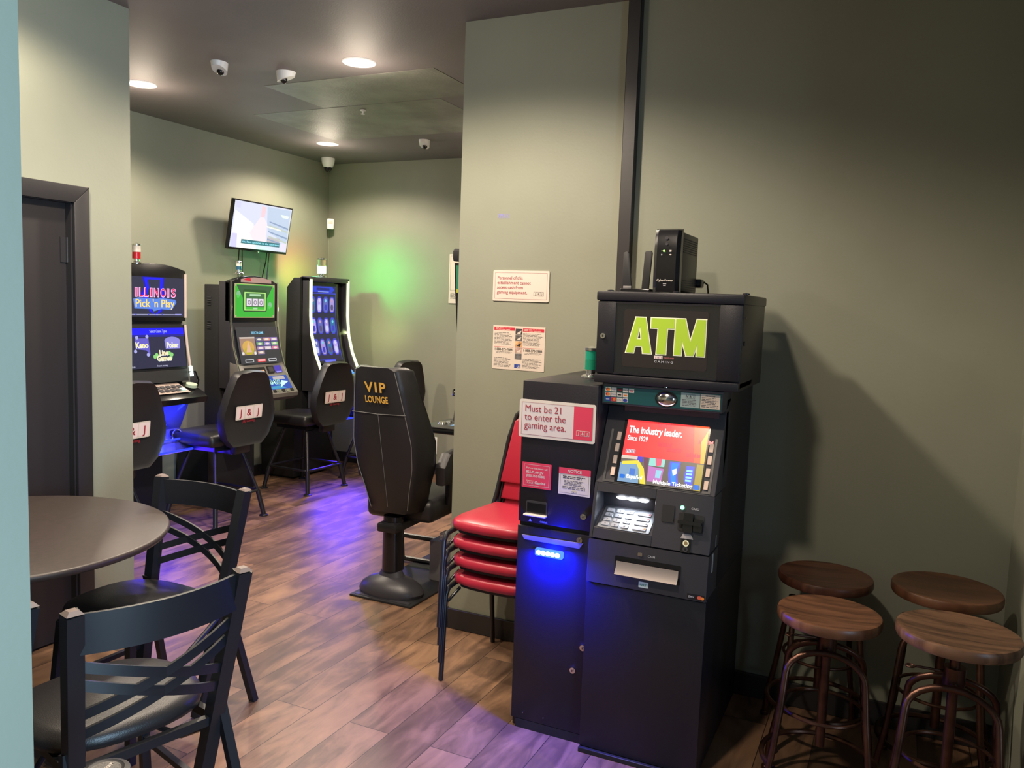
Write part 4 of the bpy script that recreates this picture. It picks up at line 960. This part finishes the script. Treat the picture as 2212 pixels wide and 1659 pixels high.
# labels on the side
b = MB(); b.box(AW, AW+.001, .06, .075, .72, .785, SIGNG); b.box(AW, AW+.001, .10, .115, .80, .84, GREY); b.build('side_stickers', t)

# ------------------------------------------------------------------ network cabinet on top
t = thing('wall_cabinet', 'black steel cabinet with smoked glass door lettered ATM, standing on the cash machine', 'cabinet', (2.735, .713, 1.341), -PI/2)
RW = .251
b = MB(); b.box(-RW, RW, .018, .47, .008, .30, BODY, .003); b.box(-RW-.004, RW+.004, -.004, .475, .288, .322, BODY, .006); b.box(-RW, RW, -.006, .47, 0, .030, BODY, .004)
b.box(RW+.0005, RW+.003, .06, .10, .296, .300, MATBLK)
for k in range(3): b.lathe([(.012, 0), (.012, .004), (.004, .006)], BODY, 12, (-RW+.03+k*.235, .05, .322))
b.build('body', t)
b = MB(); b.box(-RW+.002, -.182, 0, .018, .034, .286, BODY, .002); b.box(.176, RW-.002, 0, .018, .034, .286, BODY, .002); b.box(-.182, .176, .0, .018, .034, .04, BODY); b.box(-.182, .176, 0, .018, .28, .286, BODY)
dr = b.build('door', t)
MB().box(-.182, .176, .004, .010, .040, .280, SMOKE).build('glass', dr)
lock(t, -.225, 0, .165, .009)
b = MB(); b.cyl((RW+.0, .05, .245), (RW+.003, .05, .245), .003, STEEL, 8); b.build('side_screw', t)
b = MB(); b.cyl((RW, .05, .16), (RW+.004, .05, .16), .008, MATBLK, 10); b.build('side_latch', t)
b = MB(); M = panel((0, .0035, 0)); b.rrect(M, -.152, .142, .062, .262, .010, .0004, BROWNST)
k = .000405; o_ = Vector((-.140, .112))
def L(pts, grow, wv, m):
    P = [Vector(p)*k for p in pts]; c = sum(P, Vector((0, 0)))/len(P); n = len(P); out = []
    area = sum(P[i].x*P[(i+1) % n].y-P[(i+1) % n].x*P[i].y for i in range(n)); sg = 1 if area > 0 else -1
    for i in range(n):
        a, p, q2 = P[i-1], P[i], P[(i+1) % n]; e1 = (p-a).normalized(); e2 = (q2-p).normalized()
        n1 = Vector((e1.y, -e1.x))*sg; n2 = Vector((e2.y, -e2.x))*sg; s = (n1+n2); s = s/max(.35, 1+n1.dot(n2)) if s.length > 1e-6 else n1
        out.append(p+s*grow)
    b.poly(M, [(o_.x+p.x, o_.y+p.y) for p in out], wv, m)
LET = [[(0, 0), (66, 0), (128, 300), (78, 300)], [(220, 0), (150, 0), (104, 300), (160, 300)], [(62, 58), (152, 58), (140, 116), (76, 116)], [(78, 300), (160, 300), (150, 225), (90, 225)],
       [(212, 300), (412, 300), (412, 218), (212, 218)], [(268, 0), (346, 0), (350, 225), (276, 225)],
       [(418, 0), (478, 0), (482, 300), (424, 300)], [(424, 300), (500, 300), (578, 0), (522, 0)], [(600, 300), (672, 300), (578, 0), (522, 0)], [(608, 0), (672, 0), (672, 300), (616, 300)]]
for i, p in enumerate(LET): L(p, .0035, .0010+i*.00003, CREAM)
for i, p in enumerate(LET): L(p, 0, .0018+i*.00003, LIME)
b.logo(M, -.024, .100, .030, .0012, SIGNW, mat('tile_pink', (.75, .62, .62), .5), INKR); b.text(M, 'Ventures', -.006, .097, .010, .0012, INKP, .02); b.text(M, 'GAMING', -.038, .082, .010, .0012, SIGNG, .02, 'l', sp=1.4, width=.066)
st = b.build('atm_sticker', t)

# ------------------------------------------------------------------ things on top of the cabinet
ZT = 1.341+.323
t = thing('power_supply', 'black battery backup tower with small green light on top of the cabinet', 'battery backup', (2.90, .770, ZT), -PI/2)
b = MB()
UW = .047
b.box(-UW, UW, .016, .285, .008, .222, BODY, .006)
b.build('body', t)
b = MB(); vs = []
for z, y in ((.004, .006), (.02, .0), (.12, -.004), (.20, .0), (.226, .012), (.232, .03)):
    vs += [(-UW-.001, y+.012, z), (-UW*.75, y, z), (UW*.75, y, z), (UW+.001, y+.012, z), (UW+.001, .04, z), (-UW-.001, .04, z)]
n = 6; b.mesh(vs, [(i*n+k, i*n+(k+1) % n, (i+1)*n+(k+1) % n, (i+1)*n+k) for i in range(5) for k in range(n)]+[(5, 4, 3, 2, 1, 0), tuple(30+k for k in range(6))], BLK); b.build('front_panel', t)
b = MB(); M = panel((0, -.005, 0))
b.disc(M, 0, .196, .006, .003, BODY2); b.build('button', t); b = MB(); b.disc(M, 0, .175, .005, .003, BODY2); b.build('button', t); b = MB(); b.disc(M, -.008, .150, .0032, .0035, emit((.3, 1, .1), 4)); b.build('status_light', t); b = MB(); b.text(M, '~', -.018, .147, .012, .003, SIGNW); b.rect(M, .012, .019, .147, .153, .003, SIGNW); b.disc(M, .016, .137, .004, .003, SIGNW, ry=.002); b.rect(M, -.018, -.014, .134, .139, .003, SIGNG)
b.text(M, 'CyberPower', 0, .042, .0115, .003, SIGNW, .01, 'c'); b.rect(M, -.006, .006, .032, .034, .003, SIGNG); b.rect(M, -.005, .005, .026, .028, .003, SIGNG); b.build('front_markings', t)
b = MB()
for i in range(7): b.box(UW, UW+.0015, .05+i*.0, .26, .150+i*.008, .153+i*.008, MATBLK)
for i in range(5): b.box(UW, UW+.0015, .05, .26, .016+i*.008, .019+i*.008, MATBLK)
b.build('vents', t)
b = MB(); b.box(.0, UW+.02, .285, .34, .03, .065, BLK, .008); b.tube([(UW+.01, .33, .06), (UW+.03, .35, .045), (UW+.034, .355, .01), (UW+.03, .36, .0045)], .0035, BLK, 6); b.build('power_plug', t)
t = thing('wifi_router', 'flat black router with two upright paddle antennas beside the battery backup', 'router', (3.0, .905, ZT), -PI/2)
b = MB(); b.box(-.055, .060, -.03, .11, .0, .016, BLK, .004); b.build('body', t)
b = MB(); b.prism([(-.058, .006), (-.020, .010), (-.036, .148), (-.044, .156), (-.058, .150)], 'xz', .0, .010, MATBLK, .002); b.box(-.052, -.02, -.006, .012, .014, .026, GREY, .002); b.build('antenna', t)
b = MB(); b.prism([(.018, .014), (.046, .014), (.054, .150), (.050, .158), (.030, .158), (.025, .152)], 'xz', .0, .010, MATBLK, .002); b.cyl((.020, .005, .016), (.044, .005, .016), .007, BLK, 10); b.build('antenna', t)
# kiosk tower lamp, partly behind the cabinet
tower_lamp((3.03, 1.082, 1.329), 'signal lamp with green lens on the ticket kiosk beside the cabinet', mat('green_lens', (.01, .20, .12), .2), mat('green_lens_top', (.01, .24, .16), .2), rad=.026, h=.075)

# ------------------------------------------------------------------ wall signs
t = thing('wall_sign', 'white rectangular sign with red words about personnel and cash', 'sign', (XW, 1.584, 1.62), -PI/2)
b = MB(); M = panel((0, 0, 0)); W, H = .142, .141
b.rrect(M, -W, W, 0, H, .007, .006, SIGNW, .0055); b.frame(M, -W+.010, W-.010, .010, H-.010, .0012, .0064, INKP)
for i, s in enumerate(('Personnel of this', 'establishment cannot', 'access cash from', 'gaming equipment.')): b.text(M, s, -W+.022, .100-i*.022, .0215, .0066, INKR, .006, width=[.128, .170, .132, .154][i])
b.logo(M, W-.050, .036, .050, .0064, INKG, SIGNW, INKG); b.build('sign_board', t)
t = thing('information_poster', 'white two column help line poster below the red lettered wall sign', 'poster', (XW, 1.586, 1.302), -PI/2)
b = MB(); W, H = .133, .204
b.rect(M, -W, W, 0, H, .002, PAPER)
b.face([M @ Vector(p) for p in ((-W, 0, .002), (-W, 0, .0002), (W, 0, .0002), (W, 0, .002))], PAPER)
b.rect(M, -W+.006, -.020, H-.022, H-.007, .0024, SRED); b.rect(M, .021, W-.006, H-.024, H-.009, .0024, SRED)
b.lines(M, -W+.014, -.030, H-.021, H-.008, 2, .0028, SIGNW, .3, 11); b.lines(M, .028, W-.012, H-.023, H-.010, 2, .0028, SIGNW, .3, 12)
for (u0, u1, sd) in ((-W+.008, -.026, 20), (.022, W-.008, 30)):
    b.lines(M, u0, u1, .115, H-.030, 10, .0024, INKG, .35, sd); b.rect(M, u0, u1, .104, .1052, .0024, SRED); b.text(M, '1-888-373-7888', (u0+u1)/2, .088, .0155, .0024, INK, .02, 'c', width=(u1-u0)*.92)
    b.lines(M, u0+.01, u1-.004, .074, .084, 2, .0024, INKG, .35, sd+1); b.lines(M, u0, u1-.005, .010, .056, 8, .0024, INKG, .35, sd+2)
phc = [(.05, .045, .05), (.10, .09, .09), (.60, .33, .16), (.42, .28, .24), (.12, .12, .13)]
for i, c in enumerate(phc):
    v1 = H-.012-i*.0288; b.rect(M, -.017, .018, v1-.027, v1, .0024, mat('photo_tone_%d' % i, c, .5, noise=.5, nscale=60)); b.poly(M, [(-.010, v1-.022), (.008, v1-.024), (.014, v1-.008), (0, v1-.014)], .0027, [PAPER, PAPER, INK, SIGNW, GREY][i])
b.rect(M, -.018, .014, .010, .027, .0024, DBLUE); b.text(M, 'US', .003, .0125, .014, .0028, PAPER, .03, 'c'); b.build('sheet', t)
b = MB(); M = panel((0, 0, 0)); b.text(M, 'PM-IX', 0, 0, .030, .0008, BLUEINK, 0, 'c', width=.055)
o = b.build('pen_writing'); o.location = (XW, 1.685, 2.0); o.rotation_euler = (0, 0, -PI/2); tag(o, 'faint violet pen scribble on the wall above the red lettered sign', 'writing')

# ------------------------------------------------------------------ stacked red chairs (local +y = facing)
def red_chair(label):
    t = thing('banquet_chair', label, 'chair', (3.12, 1.447, 0), PI/2-.02, 'stacked red banquet chairs'); t.scale = (.92, 1, 1)
    # seat: rounded front
    def outline(k, inset=0):
        pts = []
        for (x, y) in [(-.175, -.19), (-.195, 0), (-.203, .10), (-.195, .165), (-.165, .200), (-.10, .215), (0, .220), (.10, .215), (.165, .200), (.195, .165), (.203, .10), (.195, 0), (.175, -.19)]:
            pts.append((x*k, y*k-.0))
        return pts
    b = MB(); rings = []
    for k, z in ((.92, .0), (.99, .008), (1.0, .022), (.985, .036), (.94, .045), (.6, .052)): rings.append([(x, y, .425+z) for x, y in outline(k)])
    n = len(rings[0]); vs = [v for r in rings for v in r]
    fs = [(i*n+k, i*n+(k+1) % n, (i+1)*n+(k+1) % n, (i+1)*n+k) for i in range(len(rings)-1) for k in range(n)]+[tuple(range(n-1, -1, -1)), tuple((len(rings)-1)*n+k for k in range(n))]
    b.mesh(vs, fs, RED); b.build('seat', t, angle=60)
    b = MB(); b.prism([(x*.9, y*.9) for x, y in outline(1)], 'xy', .413, .425, BLKMETAL, 0); b.build('seat_board', t)
    for s in (-1, 1):
        b = MB(); b.tube([(s*.205, -.10, .405), (s*.212, .13, .405), (s*.215, .178, .398), (s*.217, .198, .37), (s*.220, .215, 0.004)], .0115, BLKMETAL, 10, sx=1.0); b.tube([(s*.19, .12, .385), (s*.213, .188, .34)], .007, BLKMETAL, 8); b.build('leg', t)
        b = MB(); b.tube([(s*.205, -.10, .405), (s*.20, -.16, .40), (s*.205, -.20, .34), (s*.215, -.25, .004)], .0115, BLKMETAL, 10); b.build('leg', t)
    b = MB(); pts = [(-.195, -.17, .40), (-.185, -.215, .50), (-.15, -.262, .76), (-.125, -.285, .86), (-.10, -.292, .885), (-.05, -.295, .895), (.05, -.295, .895), (.10, -.292, .885), (.125, -.285, .86), (.15, -.262, .76), (.185, -.215, .50), (.195, -.17, .40)]
    b.tube(pts, .0115, BLKMETAL, 10); b.tube([(-.18, -.17, .40), (.18, -.17, .40)], .009, BLKMETAL, 8); b.build('back_frame', t)
    b = MB(); b.T = Matrix.Translation((0, -.225, .555)) @ Matrix.Rotation(.17, 4, 'X')
    b.prism([(-.165, .0), (.165, .0), (.12, .285), (.09, .305), (-.09, .305), (-.12, .285)], 'xz', -.012, .022, RED, .010); b.build('backrest', t, angle=60)
    return t
c0 = red_chair('red banquet chair, lowest of the stack of four')
for i, lab in enumerate(('red banquet chair, second from the floor in the stack', 'red banquet chair, third from the floor in the stack', 'red banquet chair on top of the stack, seat fully in view')):
    c = copy_tree(c0); k = i+1; c.location = (3.12-.004*k, 1.447+.003*k, .0785*k); c['label'] = lab

# ------------------------------------------------------------------ screw stools
def stool(label, x, y, h, r, wood, hoop, a0):
    t = thing('bar_stool', label, 'stool', (x, y, 0), a0, 'round wooden seated screw stools')
    b = MB(); b.lathe([(r-.02, -.036), (r-.004, -.034), (r, -.026), (r, -.008), (r-.003, -.002), (r-.010, 0), (r-.020, -.003), (r*.5, -.008), (.001, -.009)], wood, 48, (0, 0, h)); b.build('seat', t)
    b = MB(); b.lathe([(.10, 0), (.10, .006), (.03, .010)], COPPER, 20, (0, 0, h-.046)); b.cyl((0, 0, h-.045), (0, 0, .20), .015, COPPER, 14)
    b.cyl((0, 0, hoop-.02), (0, 0, hoop+.05), .030, COPPER, 16); b.build('screw_post', t)
    b = MB(); b.tube([(.02, 0, hoop+.03), (.10, .02, hoop+.035)], .004, COPPER, 8); b.tube(circ((.115, .024, hoop+.035), .012, 10), .003, COPPER, 6, True); b.build('locking_handle', t)
    for q in (-1, 1):      # two bent pipe arches, one on each side of the post, stand on the four feet
        b = MB(); pts = []
        for k in range(13):
            a = PI*k/12; pts.append((.118*math.cos(a), q*(.045+.028*(1-math.sin(a))), hoop-.075+.075*math.sin(a)))
        R_ = [(.126, .105, hoop-.18), (.140, .125, .22), (.160, .140, .10), (.166, .146, .004)]
        pts = [(x, q*y, z) for x, y, z in reversed(R_)] + pts + [(-x, q*y, z) for x, y, z in R_]
        b.tube(pts, .0105, COPPER, 10)
        for sx in (-1, 1): b.lathe([(.015, 0), (.015, .012), (.0105, .016)], COPPER, 12, (sx*.166, q*.146, 0))
        b.tube([(0, 0, hoop), (0, q*.045, hoop)], .012, COPPER, 10); b.build('arched_legs', t)
    b = MB(); b.tube(circ((0, 0, .15), .180, 40), .009, COPPER, 8, True); b.build('foot_ring', t)
    b = MB(); b.tube(circ((0, 0, .33), .130, 30), .006, COPPER, 8, True); b.build('brace_ring', t)
    return t
W1 = stool_wood('walnut_seat_red', 1.1, (.055, .020, .012), (.14, .055, .030)); W2 = stool_wood('walnut_seat_streaked', .4, (.050, .021, .012), (.20, .088, .045))
W3 = stool_wood('walnut_seat_plain', -.3, (.070, .028, .014), (.13, .055, .026)); W4 = stool_wood('walnut_seat_striped', .9, (.048, .022, .013), (.20, .105, .060))
stool('reddish round wooden stool at the back, nearest the cash machine', 3.20, .180, .643, .168, W1, .52, PI/2+.25)
stool('round wooden stool in front, nearest the cash machine', 2.758, .135, .655, .160, W2, .53, PI/2+.08)
stool('round wooden stool at the back, in the wall corner', 3.085, -.212, .700, .172, W3, .55, PI/2-.1)
stool('striped round wooden stool in front, nearest the wall corner', 2.63, -.220, .712, .165, W4, .55, PI/2-.05)

# ------------------------------------------------------------------ round table
t = thing('round_table', 'round dark table cut off by the pale blue wall edge', 'table', (1.745, 2.777, 0))
b = MB(); b.lathe([(.52, -.030), (.548, -.026), (.557, -.014), (.555, -.004), (.548, 0), (.001, 0)], TABLETOP, 72, (0, 0, .752)); b.build('tabletop', t, angle=50)
b = MB(); b.lathe([(.05, .715), (.14, .72), (.14, .722)], BLKMETAL, 20); b.cyl((0, 0, .03), (0, 0, .72), .062, BLKMETAL, 20); b.build('column', t)
for k in range(4):
    a = k*PI/2; b = MB(); b.bar([(.03*math.cos(a), .03*math.sin(a), .06), (.2*math.cos(a), .2*math.sin(a), .045), (.38*math.cos(a), .38*math.sin(a), .02)], .09, .03, BLKMETAL, (0, 0, 1)); b.build('foot', t)

# ------------------------------------------------------------------ cross back metal chairs
DARKBL = mat('black_chair_enamel', (.011, .012, .016), .40, spec=.4)
def cross_chair(label, loc, rz, H=.865):
    t = thing('cross_back_chair', label, 'chair', loc, rz, 'black cross back metal chairs')
    hw = .192
    def post(z): return -.02-.20*(z-.46)           # back lean at height z
    def half(z): return .192+.075*(z-.46)
    for s in (-1, 1):
        b = MB(); P = [(s*half(z), post(z), z) for z in (0.0, .2, .46, .65, H-.012)]
        b.bar(P, .040, .040, DARKBL, (0, 1, 0)); x, y, z = P[-1]; q = .020
        b.mesh([(x-q, y-q, z), (x+q, y-q, z), (x+q, y+q, z), (x-q, y+q, z), (x-.011, y-.011, z+.010), (x+.011, y-.011, z+.010), (x+.011, y+.011, z+.010), (x-.011, y+.011, z+.010)],
               [(0, 1, 5, 4), (1, 2, 6, 5), (2, 3, 7, 6), (3, 0, 4, 7), (4, 5, 6, 7)], mat('post_cap', (.20, .155, .14), .35)); b.build('back_post', t)
    bow = .05
    def rail(za, zb, w_, th=.008):
        n = 14; out = []
        for i in range(n+1):
            f = 2*i/n-1; z = za+(zb-za)*i/n; out.append((f*half(z), post(z)-bow*(1-f*f), z))
        return MB().bar(out, w_, th, DARKBL, (0, 1, 0))
    rail(H-.068, H-.068, .100, .010).build('top_rail', t)
    for za, zb in ((.715, .570), (.665, .515), (.570, .715), (.515, .665)): rail(za, zb, .026).build('cross_bar', t)
    b = MB(); sh = []
    for k, z in ((.90, .0), (.98, .006), (1.0, .022), (.97, .040), (.85, .052), (.5, .060), (.01, .063)):
        ring = []
        for i in range(32):
            a = 2*PI*i/32; e = 2/2.6; ca, sa = math.cos(a), math.sin(a)
            x = .236*math.copysign(abs(ca)**e, ca); y = .215*math.copysign(abs(sa)**e, sa)
            ring.append((x*k, .215+y*k, .428+z*1.1))
        sh.append(ring)
    n = 32; vs = [v for r in sh for v in r]
    fs = [(i*n+k, i*n+(k+1) % n, (i+1)*n+(k+1) % n, (i+1)*n+k) for i in range(len(sh)-1) for k in range(n)]+[tuple(range(n-1, -1, -1)), tuple((len(sh)-1)*n+k for k in range(n))]
    b.mesh(vs, fs, LEATHER); b.build('seat', t, angle=60)
    b = MB()
    for s in (-1, 1): b.bar([(s*.195, -.02, .412), (s*.18, .38, .412)], .025, .02, DARKBL, (1, 0, 0))
    b.bar([(-.19, .38, .412), (.19, .38, .412)], .025, .02, DARKBL, (0, 1, 0)); b.bar([(-.2, -.01, .412), (.2, -.01, .412)], .025, .02, DARKBL, (0, 1, 0)); b.build('seat_frame', t)
    for s in (-1, 1):
        b = MB(); b.bar([(s*.175, .385, .42), (s*.205, .415, 0)], .026, .026, DARKBL, (0, 1, 0)); b.build('leg', t)
        b = MB(); b.bar([(s*.205, -.01, .47), (s*.245, -.13, 0)], .026, .026, DARKBL, (0, 1, 0)); b.build('leg', t)
        b = MB(); b.bar([(s*.18, .02, .20), (s*.19, .40, .20)], .018, .018, DARKBL, (1, 0, 0)); b.build('stretcher', t)
    b = MB(); b.tube([(-.20, -.02, .40)]+[(.20*math.cos(a), .19+.21*math.sin(a)-.0, .30-.02) for a in (PI, .85*PI, .7*PI, .5*PI, .3*PI, .15*PI, 0)]+[(.20, -.02, .40)], .009, DARKBL, 8); b.build('under_hoop', t)
    return t
c0 = cross_chair('black cross back metal chair nearest the camera, its seat towards the table', (1.464, 1.722, 0), -.245)
c = copy_tree(c0); c.location = (2.262, 2.455, 0); c.rotation_euler.z = PI/2; c['label'] = 'black cross back metal chair on the far right side of the round table'

c = copy_tree(c0); c.location = (1.003, 1.945, 0); c.rotation_euler.z = -.17; c['label'] = 'black cross back metal chair almost hidden behind the pale blue wall edge'

# ------------------------------------------------------------------ round post at the very front
t = thing('stanchion_post', 'round black post top with a speckled grey disc at the bottom edge', 'post', (1.03, 1.325, 0), .3)
b = MB(); b.lathe([(.16, 0), (.16, .02), (.03, .035), (.026, .05), (.026, .615), (.044, .620), (.048, .630), (.048, .668), (.045, .676), (.035, .680), (.030, .677)], MATBLK, 32); b.build('post', t)
b = MB(); M = panel((0, 0, .6785), v=(0, 1, 0)); b.disc(M, 0, 0, .029, 0, mat('speckled_grey', (.09, .085, .08), .6, noise=.7, nscale=400), 28); b.text(M, 'ACCUFORM', 0, -.004, .011, .0006, SIGNW, .02, 'c', width=.046); b.build('disc', t)
